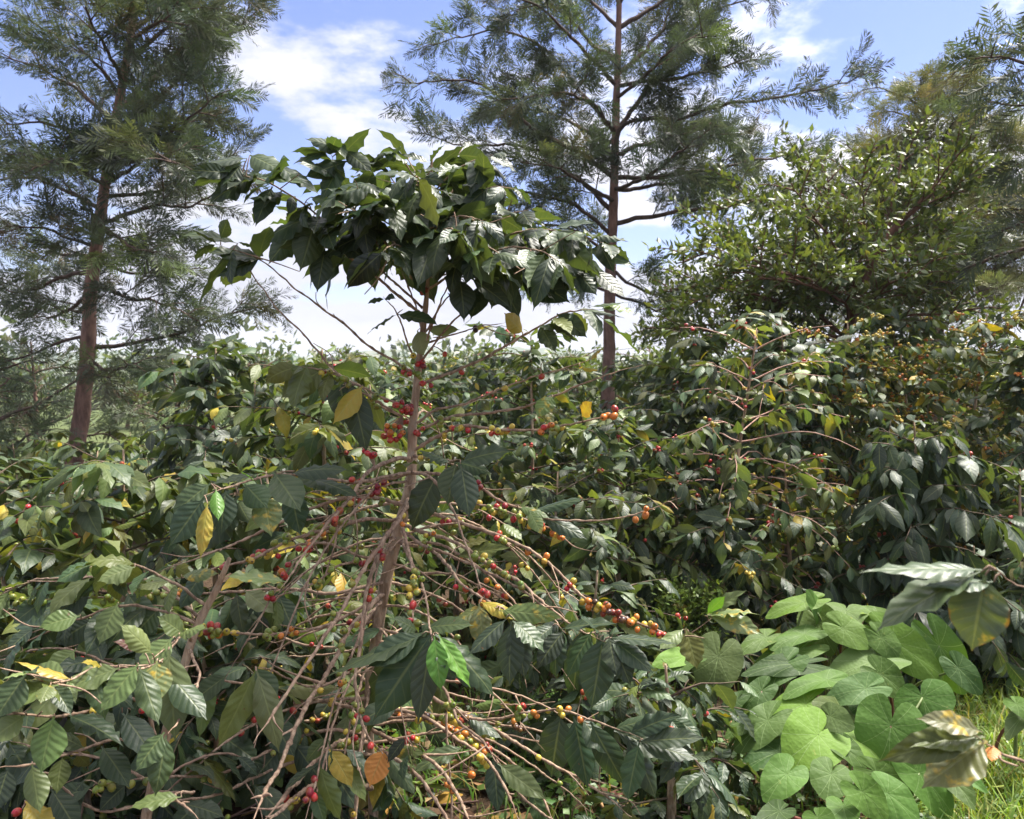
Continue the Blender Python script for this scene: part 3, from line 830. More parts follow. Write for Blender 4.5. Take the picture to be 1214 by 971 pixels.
for a in [(293, 188, 241, 196, 22, 'd'), (291, 191, 235, 212, 24, 'm'), (286, 195, 265, 225, 24, 'd'), (306, 208, 252, 238, 36, 'd'), (296, 184, 327, 203, 32, 'm'), (327, 195, 370, 230, 28, 'd'), (306, 210, 355, 219, 24, 'm'), (340, 229, 293, 236, 28, 'd'), (323, 221, 306, 263, 26, 'd'),
          (372, 257, 306, 285, 36, 'd'), (374, 259, 361, 316, 36, 'm'), (353, 270, 324, 310, 30, 'd'), (368, 234, 406, 246, 30, 'm'), (385, 295, 378, 342, 26, 'd'), (411, 178, 366, 167, 22, 'd'), (391, 178, 353, 195, 18, 'd'), (406, 191, 385, 233, 26, 'm'), (443, 219, 393, 236, 36, 'd'), (413, 191, 368, 212, 24, 'd'), (408, 178, 436, 203, 22, 'd'), (391, 163, 408, 186, 20, 'm'),
          (312, 308, 252, 303, 32, 'd'), (310, 306, 261, 329, 22, 'd'), (282, 289, 220, 277, 24, 'm'), (308, 296, 284, 287, 16, 'd'), (262, 283, 268, 264, 18, 'm'),
          (696, 295, 745, 316, 28, 'm'), (693, 278, 740, 285, 16, 'm'), (655, 272, 702, 266, 22, 'd'), (705, 320, 736, 352, 26, 'd'), (641, 314, 690, 347, 28, 'd'), (616, 320, 666, 360, 42, 'd'), (672, 295, 674, 332, 32, 'd'), (682, 320, 704, 347, 26, 'd'), (600, 318, 585, 360, 32, 'd'), (575, 335, 560, 375, 28, 'd'), (545, 330, 550, 372, 30, 'd'), (590, 330, 612, 372, 28, 'd'),
          (660, 372, 690, 400, 24, 'd'), (640, 385, 655, 415, 22, 'm'), (684, 366, 735, 380, 20, 'm'), (700, 364, 745, 362, 16, 'm'), (620, 395, 600, 375, 26, 'y'),
          (110, 700, 60, 735, 30, 'd'), (60, 706, 20, 740, 30, 'd'), (150, 702, 175, 745, 30, 'm'), (240, 680, 215, 720, 26, 'd'), (100, 925, 70, 965, 30, 'd')]:
    HL(*a)
for a in [(555, 502, 6, 'ryo'), (598, 508, 8, 'gyr'), (650, 505, 7, 'rog'), (722, 489, 4, 'or'), (686, 497, 1, 'y'), (525, 513, 3, 'gy'),
          (480, 450, 6, 'rg', 6), (481, 470, 11, 'rrc', 8), (485, 488, 5, 'rc', 6), (466, 514, 13, 'rrgo', 12), (437, 540, 4, 'r', 8), (482, 422, 3, 'yg', 4), (440, 468, 3, 'g'), (418, 456, 3, 'g'), (388, 440, 4, 'g'),
          (507, 350, 1, 'r', 1), (516, 347, 1, 'c', 1), (574, 340, 1, 'r', 1), (540, 434, 1, 'r', 1), (527, 420, 1, 'r', 1), (565, 381, 2, 'd', 2), (652, 449, 1, 'r', 2), (608, 462, 1, 'y', 2),
          (560, 578, 5, 'rc'), (580, 600, 8, 'rgy'), (600, 612, 5, 'rg'), (625, 620, 3, 'yr'), (655, 622, 12, 'yo', 12), (640, 627, 2, 'y'), (642, 660, 3, 'yo'), (768, 603, 3, 'o', 4), (610, 600, 2, 'r'),
          (684, 693, 2, 'r', 3), (677, 698, 1, 'y', 2), (708, 711, 11, 'ooyd', 7), (735, 724, 11, 'dc', 7), (763, 736, 9, 'yo', 7), (785, 744, 5, 'yor', 6), (803, 744, 1, 'r', 2),
          (577, 670, 8, 'ggy', 10), (592, 692, 4, 'or', 6), (573, 703, 2, 'r', 4), (545, 690, 2, 'r'), (530, 720, 2, 'c'),
          (489, 690, 5, 'g', 8), (490, 706, 11, 'gyy', 8), (488, 730, 6, 'rg', 7), (478, 735, 5, 'rg', 7), (456, 715, 5, 'g', 8), (508, 690, 2, 'g'), (428, 660, 2, 'g'),
          (375, 625, 8, 'rgg', 9), (395, 622, 4, 'g', 6), (368, 641, 3, 'or', 5), (358, 652, 2, 'rc', 4), (345, 668, 6, 'ror', 8), (310, 665, 9, 'ryg', 10), (290, 668, 2, 'y', 4), (256, 667, 2, 'rc', 3), (332, 683, 3, 'g', 4), (365, 667, 2, 'y', 3), (445, 590, 4, 'rg', 6), (466, 600, 6, 'g', 7), (418, 588, 2, 'r', 4),
          (405, 758, 7, 'gy', 8), (371, 758, 2, 'r', 4), (415, 740, 4, 'rc', 6), (262, 750, 1, 'o', 2), (278, 752, 4, 'y', 5), (320, 750, 5, 'g', 6), (344, 842, 1, 'r', 2), (442, 880, 1, 'r', 2), (350, 820, 3, 'yr', 5),
          (534, 848, 13, 'ggyrd', 13, .0122), (565, 884, 15, 'ooygg', 16, .0122), (580, 900, 3, 'y', 6, .0122), (559, 920, 1, 'o', 2, .0122), (510, 862, 1, 'd', 2), (40, 705, 9, 'g', 12), (70, 706, 4, 'g', 7), (138, 940, 7, 'g', 9), (165, 928, 2, 'g', 4, .012), (488, 875, 2, 'r', 5), (190, 701, 2, 'g'), (620, 862, 4, 'd', 8), (640, 852, 2, 'o', 6)]:
    hero.fruit(*a)
for b in list(hero.br):
    if b['path'][:, 2].max() > 1.66 or b['path'][0][2] > 1.7:
        continue
    pix = hero.px_of(b['path'])
    for q in range(int(b['ln'] / 0.16)):
        j = int(rng.uniform(0.12, 0.9) * (len(pix) - 1))
        if rng.random() < 0.4:
            hero.fruit(pix[j][0], pix[j][1], int(rng.integers(1, 6)), ['gy', 'rg', 'gry', 'g', 'rc', 'oy', 'gg'][rng.integers(7)], 5)
for py in range(428, 525, 11):
    tx = float(np.interp(py, [360, 410, 455, 510, 555], [505, 499, 494, 489, 488]))
    hero.fruit(tx + rng.normal(-3, 4), py, int(rng.integers(1, 5)), 'rrcg', 5)
hero.finish(100)

# === the light leaved coffee tree leaning in at the lower left
left = HandTree(PP([(150, 1120), (175, 960), (205, 840), (230, 752), (256, 700), (272, 662)], 2.15), [0.015, 0.014, 0.012, 0.010, 0.006],
                'low coffee tree with large pale green leaves in the near left corner', 'coffee trees in the plantation')
Lb = left.branch
Lb(PP([(190, 900), (164, 833), (107, 845), (78, 849), (36, 848), (-20, 838)], 2.12, 1.7), 0.006, 0.003)
Lb(PP([(185, 915), (145, 878), (105, 887), (71, 897), (38, 906), (-10, 912)], 2.12, 1.75), 0.006, 0.003)
Lb(PP([(205, 850), (170, 800), (120, 790), (70, 812), (30, 800)], 2.12, 1.7), 0.005, 0.0025, (0.6, 0.11, 'light', dict(step=.05, droop=.4)))
Lb(PP([(228, 760), (215, 750), (190, 780), (160, 790)], 2.1, 1.62), 0.005, 0.0025)
Lb(PP([(225, 770), (235, 800), (215, 840), (195, 870)], 2.1, 1.65), 0.005, 0.0025)
Lb(PP([(235, 740), (190, 720), (140, 715), (95, 730), (40, 745)], 2.15, 2.0), 0.006, 0.0025, (0.35, 0.13, 'dark', dict(step=.05, droop=.5)))
Lb(PP([(245, 720), (205, 690), (160, 670), (110, 665)], 2.15, 2.05), 0.006, 0.0025, (0.3, 0.13, 'light', dict(step=.055, droop=.4)))
Lb(PP([(240, 735), (180, 690), (110, 690), (40, 695), (-20, 720)], 2.2, 2.5), 0.006, 0.0025, (0.3, 0.13, 'mid', dict(step=.05, droop=.5)))
Lb(PP([(180, 950), (110, 960), (56, 918), (36, 942), (8, 980)], 2.15, 1.9), 0.005, 0.003)
Lb(PP([(180, 940), (230, 940), (210, 945), (240, 975)], 2.1, 1.75), 0.005, 0.003)
Lb(PP([(200, 860), (150, 800), (90, 770), (30, 770), (-20, 790)], 2.2, 2.3), 0.006, 0.0025, (0.3, 0.14, 'dark', dict(step=.05, droop=.5)))
Lb(PP([(182, 930), (120, 900), (60, 890), (10, 880)], 2.2, 2.3), 0.006, 0.0025, (0.3, 0.14, 'dark', dict(step=.05, droop=.5)))
Lb(PP([(180, 945), (210, 910), (260, 890), (300, 900)], 2.2, 2.4), 0.006, 0.0025, (0.3, 0.14, 'dark', dict(step=.05, droop=.5)))
for a in [(205, 756, 168, 798, 36, 'l'), (186, 783, 184, 832, 38, 'v'), (200, 770, 207, 870, 44, 'l'), (164, 787, 124, 842, 34, 'l'), (142, 792, 80, 820, 34, 'l'), (165, 790, 184, 855, 28, 'm'), (195, 868, 165, 912, 30, 'm'), (197, 872, 188, 940, 30, 'm'),
          (64, 849, 50, 912, 40, 'l'), (70, 812, -5, 836, 36, 'l'), (85, 806, 22, 788, 16, 'y'), (74, 897, 68, 938, 24, 'o'), (215, 945, 158, 957, 24, 'l'), (120, 790, 102, 785, 14, 'y'), (168, 768, 138, 764, 16, 'b'), (60, 812, 50, 830, 26, 'v'), (105, 845, 130, 870, 30, 'd'), (80, 848, 140, 880, 34, 'd'), (30, 848, -10, 880, 34, 'l'), (38, 906, 45, 960, 28, 'l'), (100, 887, 60, 870, 26, 'm'), (10, 910, -5, 960, 30, 'd'), (120, 885, 150, 930, 30, 'd'), (180, 775, 150, 745, 26, 'l'), (212, 752, 240, 745, 22, 'l'), (40, 745, 10, 770, 30, 'd'), (60, 935, 90, 985, 30, 'd'), (30, 950, 60, 990, 30, 'y'), (110, 735, 70, 765, 34, 'd'), (140, 715, 120, 760, 34, 'l'), (160, 672, 120, 690, 26, 'l'), (190, 720, 160, 755, 32, 'm'), (110, 668, 70, 690, 26, 'm'), (95, 730, 50, 745, 26, 'l'), (30, 800, 0, 850, 36, 'm'), (110, 795, 150, 840, 34, 'd'), (145, 845, 180, 900, 34, 'd'), (60, 880, 20, 930, 34, 'd'), (10, 880, 40, 935, 34, 'd'), (200, 800, 240, 850, 34, 'd'), (218, 752, 190, 735, 26, 'l'), (150, 800, 110, 820, 30, 'l'), (90, 770, 60, 800, 30, 'l')]:
    left.leaf(*a)
for a in [(103, 852, 3, 'yo', 7), (159, 842, 1, 'r', 2), (24, 955, 1, 'r', 2), (110, 845, 2, 'g', 6)]:
    left.fruit(*a)
left.finish(100)

# === the coffee tree just outside the right edge whose twig ends lean into view
near = HandTree([(1.42, 1.35, 0), (1.40, 1.33, 0.5), (1.37, 1.30, 1.0), (1.36, 1.3, 1.5), (1.36, 1.3, 1.85)], [0.02, 0.018, 0.014, 0.009, 0.004],
                'close out of focus twigs with blotched coffee leaves reaching in from the right edge', 'coffee trees in the plantation')
nb = near.branch([np.array([1.37, 1.30, 0.9]), P(1300, 690, 1.2), P(1240, 702, 1.15), P(1195, 702, 1.12), P(1165, 682, 1.10)], 0.006, 0.003)
nb = near.branch([np.array([1.39, 1.32, 0.62]), P(1290, 915, 1.3), P(1235, 905, 1.27), P(1195, 892, 1.25), P(1165, 872, 1.22)], 0.006, 0.003)
for zz, az in ((1.2, 0.4), (1.2, 3.6), (1.45, 1.9), (1.45, 5.0), (1.65, 0.2), (1.65, 3.3)):
    b0 = np.array([1.36, 1.3, zz])
    dd = np.array([abs(math.cos(az)) * 0.45 + 0.1, math.sin(az) * 0.4, 0])
    near.branch([b0, b0 + dd * 0.5 + [0, 0, 0.06], b0 + dd + [0, 0, 0.0]], 0.005, 0.002, (0.3, 0.13, 'dark'))
for a in [(1165, 676, 1034, 686, 34, 'q'), (1163, 678, 1050, 744, 58, 'q'), (1168, 682, 1154, 766, 84, 'w'), (1178, 690, 1100, 700, 40, 'q'),
          (1165, 872, 1058, 905, 30, 'o'), (1170, 878, 1102, 932, 64, 'x'), (1165, 868, 1096, 858, 30, 'x'), (1178, 884, 1176, 902, 24, 'r'), (1168, 874, 1088, 890, 34, 'o')]:
    near.leaf(*a, dy=-0.02)
near.finish(100)

# ------------------------------------------------------------------ coffee bushes grown by rule


def coffee_bush(px, Y, h, spread, label, pal='dark', bare=0.3, L=0.14, fruit=0, fpal='rgy', bank=None, stems=1, top_bare=0.0, keep=0.9, droop=0.4, node=0.066, X=None, zlow=0.12, lean=0.0, seedling=None, wood=None, step=0.047, mat=None, bdroop=0.5):
    bank = BANK_MID if bank is None else bank
    x = gx(px, Y) if X is None else X
    o = np.array([x, Y, 0.0])
    rt = root('coffee_tree', o, label, 'coffee tree', 'coffee trees in the plantation')
    crown = Leaves()
    fr = MB()
    nfr = 0
    paths = []
    for s in range(stems):
        a = rng.uniform(0, 6.28)
        off = np.array([math.cos(a), math.sin(a), 0]) * (0.18 if stems > 1 else 0.0)
        hh = h * (1 if s == 0 else rng.uniform(0.75, 0.95))
        tip = o + np.array([lean, 0, 0]) + off * 1.6 + rng.normal(0, 0.05, 3) * [1, 1, 0] + [0, 0, hh - 0.02]
        pth, _ = smooth_path([o + off * 0.25, o + off + [0, 0, hh * 0.4], tip], 0.06)
        tb = MB()
        tb.tube(pth, np.linspace(0.019, 0.004, len(pth)), 8, knob=0.12, knob_step=0.09, wob=0.05)
        tb.build('trunk', M_STEM, rt, o)
        if not top_bare:
            pair_leaves(crown, pth[-max(4, len(pth) // 4):], 0.2, 1.0, 0.045, L * 0.85, 0.2, pal, keep=keep)
        z = zlow
        phi = rng.uniform(0, 3.14)
        while z < hh - 0.05:
            zr = z / hh
            i = min(len(pth) - 1, int(zr * (len(pth) - 1)))
            prof = (0.62 + 0.75 * zr) if zr < 0.45 else (0.96 - 0.55 * ((zr - 0.45) / 0.55) ** 1.6)
            for sg in (0, math.pi):
                az = phi + sg + rng.normal(0, 0.35)
                ln = spread * prof * rng.uniform(0.7, 1.15)
                if rng.random() < 0.10:
                    continue
                rise = 0.15 + 0.75 * max(0, zr - 0.3)
                hd = np.array([math.cos(az), math.sin(az), 0])
                p0 = pth[i]
                dr = bdroop * (1 - 0.6 * zr)
                pts = [p0 + hd * ln * t + UP * (ln * (rise * t - dr * 1.5 * t * t)) for t in (0, 0.33, 0.66, 1.0)]
                pts = [np.array([q[0], q[1], max(q[2], 0.06)]) for q in pts]
                bp, _ = smooth_path(pts, 0.06)
                bp[1:] += np.cumsum(rng.normal(0, 0.004, bp[1:].shape), 0)
                paths.append(bp)
                bw = MB()
                bw.tube(bp, np.linspace(0.0045, 0.0016, len(bp)), 4, knob=0.3, knob_step=0.12)
                bb = bare * rng.uniform(0.5, 1.4)
                if zr > 0.75:
                    bb = top_bare if top_bare else 0.1
                if top_bare > 0.5 and zr > 0.5:
                    bb = 1.0 if rng.random() < 0.5 else 0.55
                if bb < 0.97:
                    pair_leaves(crown, bp, min(bb, 0.9), 1.0, step, L, droop, pal, keep=keep)
                    for q in range(2):
                        j = int(rng.uniform(0.25, 0.85) * (len(bp) - 1))
                        d2 = unit(tangents(bp)[j] + rng.normal(0, 0.7, 3))
                        s2 = ln * rng.uniform(0.2, 0.4)
                        b2, _ = smooth_path([bp[j], bp[j] + d2 * s2 * 0.5, bp[j] + d2 * s2 - UP * s2 * 0.2], 0.05)
                        b2[:, 2] = np.maximum(b2[:, 2], 0.04)
                        pair_leaves(crown, b2, 0.2, 1.0, step, L * 0.9, droop, pal, keep=keep)
                        bw.tube(b2, np.linspace(0.0025, 0.0014, len(b2)), 4)
                bw.build('branch', wood or M_DARKTWIG, rt, o)
            z += node * rng.uniform(0.8, 1.2)
            phi += 1.57 + rng.normal(0, 0.25)
    mb = MB()
    crown.into(mb, bank)
    mb.build('crown', mat or M_LEAF_FAR, rt, o)
    if fruit:
        for k in range(fruit):
            bp = paths[rng.integers(len(paths))]
            i = rng.integers(0, len(bp))
            c0 = bp[i]
            pl = fpal[rng.integers(len(fpal))]
            for q in range(rng.integers(2, 7)):
                c = c0 + rng.normal(0, 0.014, 3)
                fr.blob(c, 0.0100 * rng.uniform(0.85, 1.2), rng.normal(0, 1, 3), 1.1, fruit_colour(pl if rng.random() < .75 else fpal), 6, 5)
                nfr += 1
        tag(fr.build('fruit', M_FRUIT, rt, o), kind='stuff')
    return rt


BF = BANK_FAR
cb = coffee_bush
# left side
cb(140, 3.3, 1.30, 0.75, 'spreading coffee tree with drooping dark leaves behind the pale leaved corner tree', 'light', 0.25, 0.14, 25)
cb(15, 3.0, 1.08, 0.6, 'coffee tree with mixed green leaves at the left edge, below the leaning trunk', 'mid', 0.2, 0.14, 12)
cb(-10, 4.5, 1.16, 0.8, 'bluish green coffee tree at the left edge just in front of the feathery saplings', 'dark', 0.25, 0.13, 10)
cb(252, 4.9, 1.80, 0.62, 'dark topped coffee tree with a thin bare stem, right of the leaning brown trunk', 'dark', 0.35, 0.145, 10, top_bare=0.05, zlow=0.5)
cb(385, 3.9, 1.74, 0.66, 'coffee tree with many yellowing leaves close behind the tall bare-branched tree', 'yellowing', 0.3, 0.135, 25)
cb(330, 3.4, 1.20, 0.7, 'coffee tree with glossy mid green leaves tangled into the left bare branches', 'light', 0.25, 0.135, 20)
cb(100, 6.2, 1.02, 0.9, 'low coffee tree at the foot of the leaning brown trunk', 'mid', 0.2, 0.13, 0, bank=BF)
cb(250, 2.85, 0.80, 0.62, 'low dark coffee tree under the left bare branches, in deep shade', 'dark', 0.25, 0.14, 10, zlow=0.1)
cb(90, 2.75, 0.85, 0.55, 'short dark coffee tree below the pale leaved corner tree', 'dark', 0.25, 0.14, 6, zlow=0.1)
cb(390, 3.1, 0.78, 0.5, 'short coffee tree behind the mossy foot of the tall tree', 'mid', 0.3, 0.13, 8, zlow=0.1)
# middle
cb(632, 5.0, 1.86, 0.72, 'thin coffee tree with pale stem and sparse leaves left of the straight brown trunk', 'mid', 0.45, 0.125, 40, 'rgyr', zlow=0.4)
cb(735, 4.5, 1.40, 0.75, 'bushy coffee tree of small shiny leaves below the straight brown trunk', 'mid', 0.15, 0.115, 25)
cb(655, 4.1, 1.12, 0.62, 'low coffee tree of mid green leaves behind the long right bare branches', 'mid', 0.2, 0.12, 20)
cb(540, 4.6, 1.35, 0.7, 'coffee tree with red and green berries behind the middle of the tall bare stem', 'mid', 0.3, 0.125, 40)
cb(510, 6.6, 1.55, 0.8, 'coffee tree with dark leaves just under the cloudy gap beside the tall stem', 'dark', 0.2, 0.13, 10, bank=BF)
cb(800, 6.2, 1.50, 0.8, 'dark coffee tree right of the straight brown trunk foot', 'dark', 0.2, 0.12, 10, bank=BF)
# right side
cb(868, 4.75, 1.88, 0.78, 'tall coffee tree whose bare pinkish upper branches stand out among dark leaves', 'yellowing', 0.42, 0.12, 60, 'gygr', top_bare=0.6, wood=M_PINKTWIG, droop=0.5)
cb(805, 4.7, 1.25, 0.6, 'coffee tree with red berries left of the pinkish bare branches', 'dark', 0.2, 0.12, 35, 'rrg')
cb(940, 4.6, 1.12, 0.66, 'coffee tree with dry crossing stems and yellow berry bunches behind the taro', 'yellowing', 0.55, 0.115, 90, 'ygyr', wood=M_PINKTWIG)
cb(860, 4.3, 0.92, 0.5, 'low dark coffee tree between the bright weeds and the taro', 'dark', 0.15, 0.12, 8)
cb(1098, 4.05, 1.38, 0.48, 'domed coffee tree of large glossy black-green hanging leaves on the right', 'glossy', 0.05, 0.175, 6, droop=0.95, node=0.07, zlow=0.3)
cb(1010, 4.5, 0.95, 0.55, 'coffee tree of shiny dark leaves left of the black-green domed tree', 'dark', 0.15, 0.115, 15)
cb(1120, 6.1, 2.08, 0.95, 'tall yellowing coffee tree crowded with orange and yellow berries behind the domed tree', 'yellowing', 0.3, 0.115, 900, 'yyog', bank=BF, stems=2, keep=0.72)
cb(1010, 6.2, 2.02, 0.85, 'yellowing coffee tree with amber berries in front of the reddish tree stems', 'yellowing', 0.3, 0.115, 600, 'yyoy', bank=BF, keep=0.75)
cb(1215, 4.4, 1.10, 0.62, 'coffee tree of dull dark leaves at the right edge beside the domed tree', 'dark', 0.15, 0.13, 8)
cb(1232, 5.4, 1.85, 0.6, 'dark green coffee tree high on the right edge', 'dark', 0.15, 0.14, 20, 'yo')
cb(1160, 4.15, 0.72, 0.45, 'low dark coffee tree above the grass at the right', 'glossy', 0.1, 0.12, 0)
# lower right, in front
cb(800, 2.75, 0.62, 0.52, 'low coffee tree with drooping dull leaves and a few yellow ones left of the taro', 'dark', 0.25, 0.135, 5, zlow=0.08, bank=BANK_NEAR, mat=M_LEAF)
cb(700, 3.3, 0.80, 0.5, 'short dark coffee tree behind the long branch of black and yellow berries', 'dark', 0.2, 0.125, 5, zlow=0.1)
cb(935, 5.9, 2.05, 0.75, 'dense dark coffee tree between the pinkish bare branches and the amber berried tree', 'dark', 0.1, 0.14, 20, 'yr', bank=BF)
cb(1065, 7.2, 2.25, 0.9, 'dense coffee tree behind the two berry-crowded trees, under the broadleaf crown', 'mid', 0.1, 0.14, 60, 'yo', bank=BF)
cb(822, 6.6, 1.95, 0.75, 'coffee tree whose leafy top shows just left of the pinkish bare branches', 'mid', 0.1, 0.14, 10, bank=BF)
cb(690, 5.6, 1.30, 0.70, 'mid green coffee tree directly in front of the straight trunk', 'mid', 0.15, 0.13, 20, bank=BF)
cb(455, 5.4, 1.55, 0.75, 'coffee tree just left of the tall bare stem, seen through its left branches', 'mid', 0.2, 0.13, 20, bank=BF)
# farther rows
far = [(300, 7.5, 1.6, 'far coffee tree left of the tall tree, framed under its lowest leafy branch', 'mid'), (430, 8.0, 1.62, 'far coffee tree seen through the bare left branches below the white cloud', 'mid'),
       (600, 8.5, 1.62, 'far coffee tree standing a little left of the straight brown trunk', 'dark'), (665, 7.6, 1.25, 'far coffee tree just left of the straight trunk base', 'dark'),
       (770, 8.8, 1.62, 'far coffee tree between the straight trunk and the broadleaf tree', 'dark'), (880, 8.4, 1.75, 'far coffee tree behind the pinkish bare branches', 'dark'),
       (960, 9.2, 1.85, 'far coffee tree in the shade under the broadleaf tree', 'dark'), (1180, 8.2, 2.0, 'far coffee tree rising behind the berry-crowded yellow tree', 'mid'),
       (200, 8.0, 1.05, 'far coffee tree directly right of the leaning trunk foot', 'mid'), (20, 8.0, 0.85, 'far coffee tree under the saplings at the left edge', 'light')]
for px, Y, h in [(-60, 11, 0.8), (60, 12, 0.8), (150, 10.5, 0.9), (240, 11.5, 1.5)]:
    far.append((px, Y, h, 'far coffee tree in the rows behind the leaning trunk and its saplings', 'mid'))
for px, Y, h in [(330, 12, 1.75), (390, 10.5, 1.68), (470, 11, 1.7), (545, 12, 1.72), (610, 11, 1.72)]:
    far.append((px, Y, h, 'far coffee tree in the row under the clouds behind the tall bare stem', 'mid'))
for px, Y, h in [(680, 12.5, 1.8), (755, 11.5, 1.75), (830, 12, 1.85), (920, 11, 1.9), (1010, 12, 2.0), (1100, 10.5, 2.0), (1190, 11, 2.1), (1270, 9.5, 2.1)]:
    far.append((px, Y, h, 'far coffee tree in the rows between the straight trunk and the right edge', 'mid'))
for q, (px, Y, h, lb, pal) in enumerate(far):
    cb(px, Y, h + rng.uniform(-0.28, 0.16), rng.uniform(0.9, 1.2), lb, pal, 0.1, 0.16, 0, bank=BF, node=0.085, step=0.06)

# ------------------------------------------------------------------ trees


def grow_tree(name, label, cat, trunk, rad, limbs, leafy, colour, bark, group, twig_len=(0.35, 0.85), twig_step=0.22, t_leaf=0.3, bank=None, mat=None, base=None, up=0.25, limb_r=0.035, dens=1.0, keep_z=None):
    path, ln = smooth_path(trunk, 0.15)
    o = path[0].copy()
    rt = root(name, o, label, cat, group)
    mb = MB()
    mb.tube(path, np.interp(np.linspace(0, 1, len(path)), np.linspace(0, 1, len(rad)), rad), 14, wob=0.05)
    mb.build('trunk', bark, rt, o)
    lv = Leaves()
    for lp in limbs:
        if isinstance(lp, dict):
            k = lp
            lp = k['pts']
        else:
            k = {}
        # start on the stem
        j = int(np.argmin(np.linalg.norm(path - np.asarray(lp[0]), axis=1)))
        lp = [path[j]] + list(lp[1:])
        lpath, ll = smooth_path(lp, 0.10)
        lpath[2:] += np.cumsum(rng.normal(0, 0.012, lpath[2:].shape), 0)
        wood = MB()
        r0 = limb_r * min(1.0, 0.35 + ll / 4.0)
        wood.tube(lpath, np.linspace(r0, 0.006, len(lpath)), 6)
        T = tangents(lpath)
        t0 = k.get('t', t_leaf)
        s = t0 * ll
        side = 1
        while s < ll:
            i = min(len(lpath) - 1, int(s / ll * (len(lpath) - 1)))
            rel = (s / ll - t0) / (1 - t0 + 1e-6)
            S = unit(np.cross(T[i], UP))
            tl = rng.uniform(*twig_len) * (1 - 0.45 * rel) * min(1, 0.35 + ll / 3)
            a = rng.uniform(-0.9, 0.9)
            d = T[i] * rng.uniform(0.5, 0.9) + S * side * math.cos(a) * 0.9 + UP * (math.sin(a) * 0.8 + up)
            d = unit(d)
            p0 = lpath[i]
            tp, _ = smooth_path([p0, p0 + d * tl * 0.55 + UP * 0.02, p0 + d * tl + UP * (up * 0.35 - 0.12) * tl], 0.10)
            wood.tube(tp, np.linspace(0.009, 0.003, len(tp)), 4)
            leafy(lv, tp, colour, dens)
            if tl > 0.5:
                for q in range(2):
                    pm = tp[int(len(tp) * rng.uniform(0.3, 0.7))]
                    d2 = unit(d + rng.normal(0, 0.6, 3) + UP * 0.1)
                    t2, _ = smooth_path([pm, pm + d2 * tl * 0.25, pm + d2 * tl * 0.5 - UP * 0.03], 0.10)
                    wood.tube(t2, np.linspace(0.005, 0.0025, len(t2)), 4)
                    leafy(lv, t2, colour, dens)
            side = -side
            s += twig_step * rng.uniform(0.7, 1.3)
        leafy(lv, lpath[-max(3, int(0.5 / 0.10)):], colour, dens)
        wood.build('limb', M_LIMB if bark is M_BARK else bark, rt, o)
    c = MB()
    lv.into(c, bank)
    c.build('crown', mat, rt, o)
    return rt


def tree_colour(kind):
    q = rng.random()
    if kind == 'oak':           # dull grey-green feathery foliage, a few fresh tufts
        c = (0.060, 0.074, 0.056) if q < .6 else (0.085, 0.102, 0.070) if q < .88 else (0.13, 0.165, 0.055)
    elif kind == 'oak_pale':
        c = (0.15, 0.16, 0.085) if q < .6 else (0.23, 0.225, 0.085)
    elif kind == 'broad':
        c = (0.055, 0.082, 0.03) if q < .45 else (0.085, 0.115, 0.035) if q < .85 else (0.16, 0.19, 0.05)
    elif kind == 'sapling':
        c = (0.085, 0.11, 0.07)
    else:
        c = (0.05, 0.08, 0.036) if q < .6 else (0.09, 0.115, 0.045)
    return np.append(jit(c, 0.14), 0)


def fronds(lv, tp, kind, dens, L=0.24):
    T = tangents(tp)
    seg = np.linalg.norm(np.diff(tp, axis=0), axis=1).sum()
    n = int(max(4, seg / 0.033) * dens)
    base = tree_colour(kind)
    if rng.random() < 0.05:
        base = np.append(jit((0.13, 0.10, 0.055), 0.2), 0)
    L = L * rng.uniform(0.75, 1.15)
    dens = dens * rng.uniform(0.6, 1.9)
    for i in range(n):
        t = 0.15 + 0.85 * (i + rng.random()) / n
        j = min(len(tp) - 1, int(t * (len(tp) - 1) + 0.5))
        a = rng.uniform(0, 6.28)
        A = unit(np.cross(T[j], [0.2, 0.4, 0.9]))
        B = np.cross(T[j], A)
        rad = A * math.cos(a) + B * math.sin(a)
        d = T[j] * (0.45 + 0.5 * t) + rad * 0.75 + UP * 0.0
        c = base * np.append(np.clip(1 + rng.normal(0, 0.12), .6, 1.5) * np.ones(3), 1)
        lv.add(tp[j] + rng.normal(0, 0.015, 3), d, rad + UP * 0.6 + rng.normal(0, 0.4, 3), L * rng.uniform(0.7, 1.25), c, 1.0)


def sprigs(lv, tp, kind, dens, L=0.092):
    T = tangents(tp)
    seg = np.linalg.norm(np.diff(tp, axis=0), axis=1).sum()
    n = int(max(6, seg / 0.013) * dens)
    fresh = rng.random() < 0.2
    for i in range(n):
        t = 0.1 + 0.9 * (i + rng.random()) / n
        j = min(len(tp) - 1, int(t * (len(tp) - 1) + 0.5))
        a = rng.uniform(0, 6.28)
        A = unit(np.cross(T[j], [0.2, 0.4, 0.9]))
        B = np.cross(T[j], A)
        rad = A * math.cos(a) + B * math.sin(a)
        d = T[j] * 0.6 + rad * 0.8 + UP * 0.15
        c = tree_colour(kind)
        if fresh and t > 0.6:
            c = np.append(jit((0.13, 0.18, 0.04), .12), 0)
        lv.add(tp[j] + rng.normal(0, 0.03, 3), d, UP + rng.normal(0, 0.45, 3), L * rng.uniform(0.7, 1.25), c, 1.0)


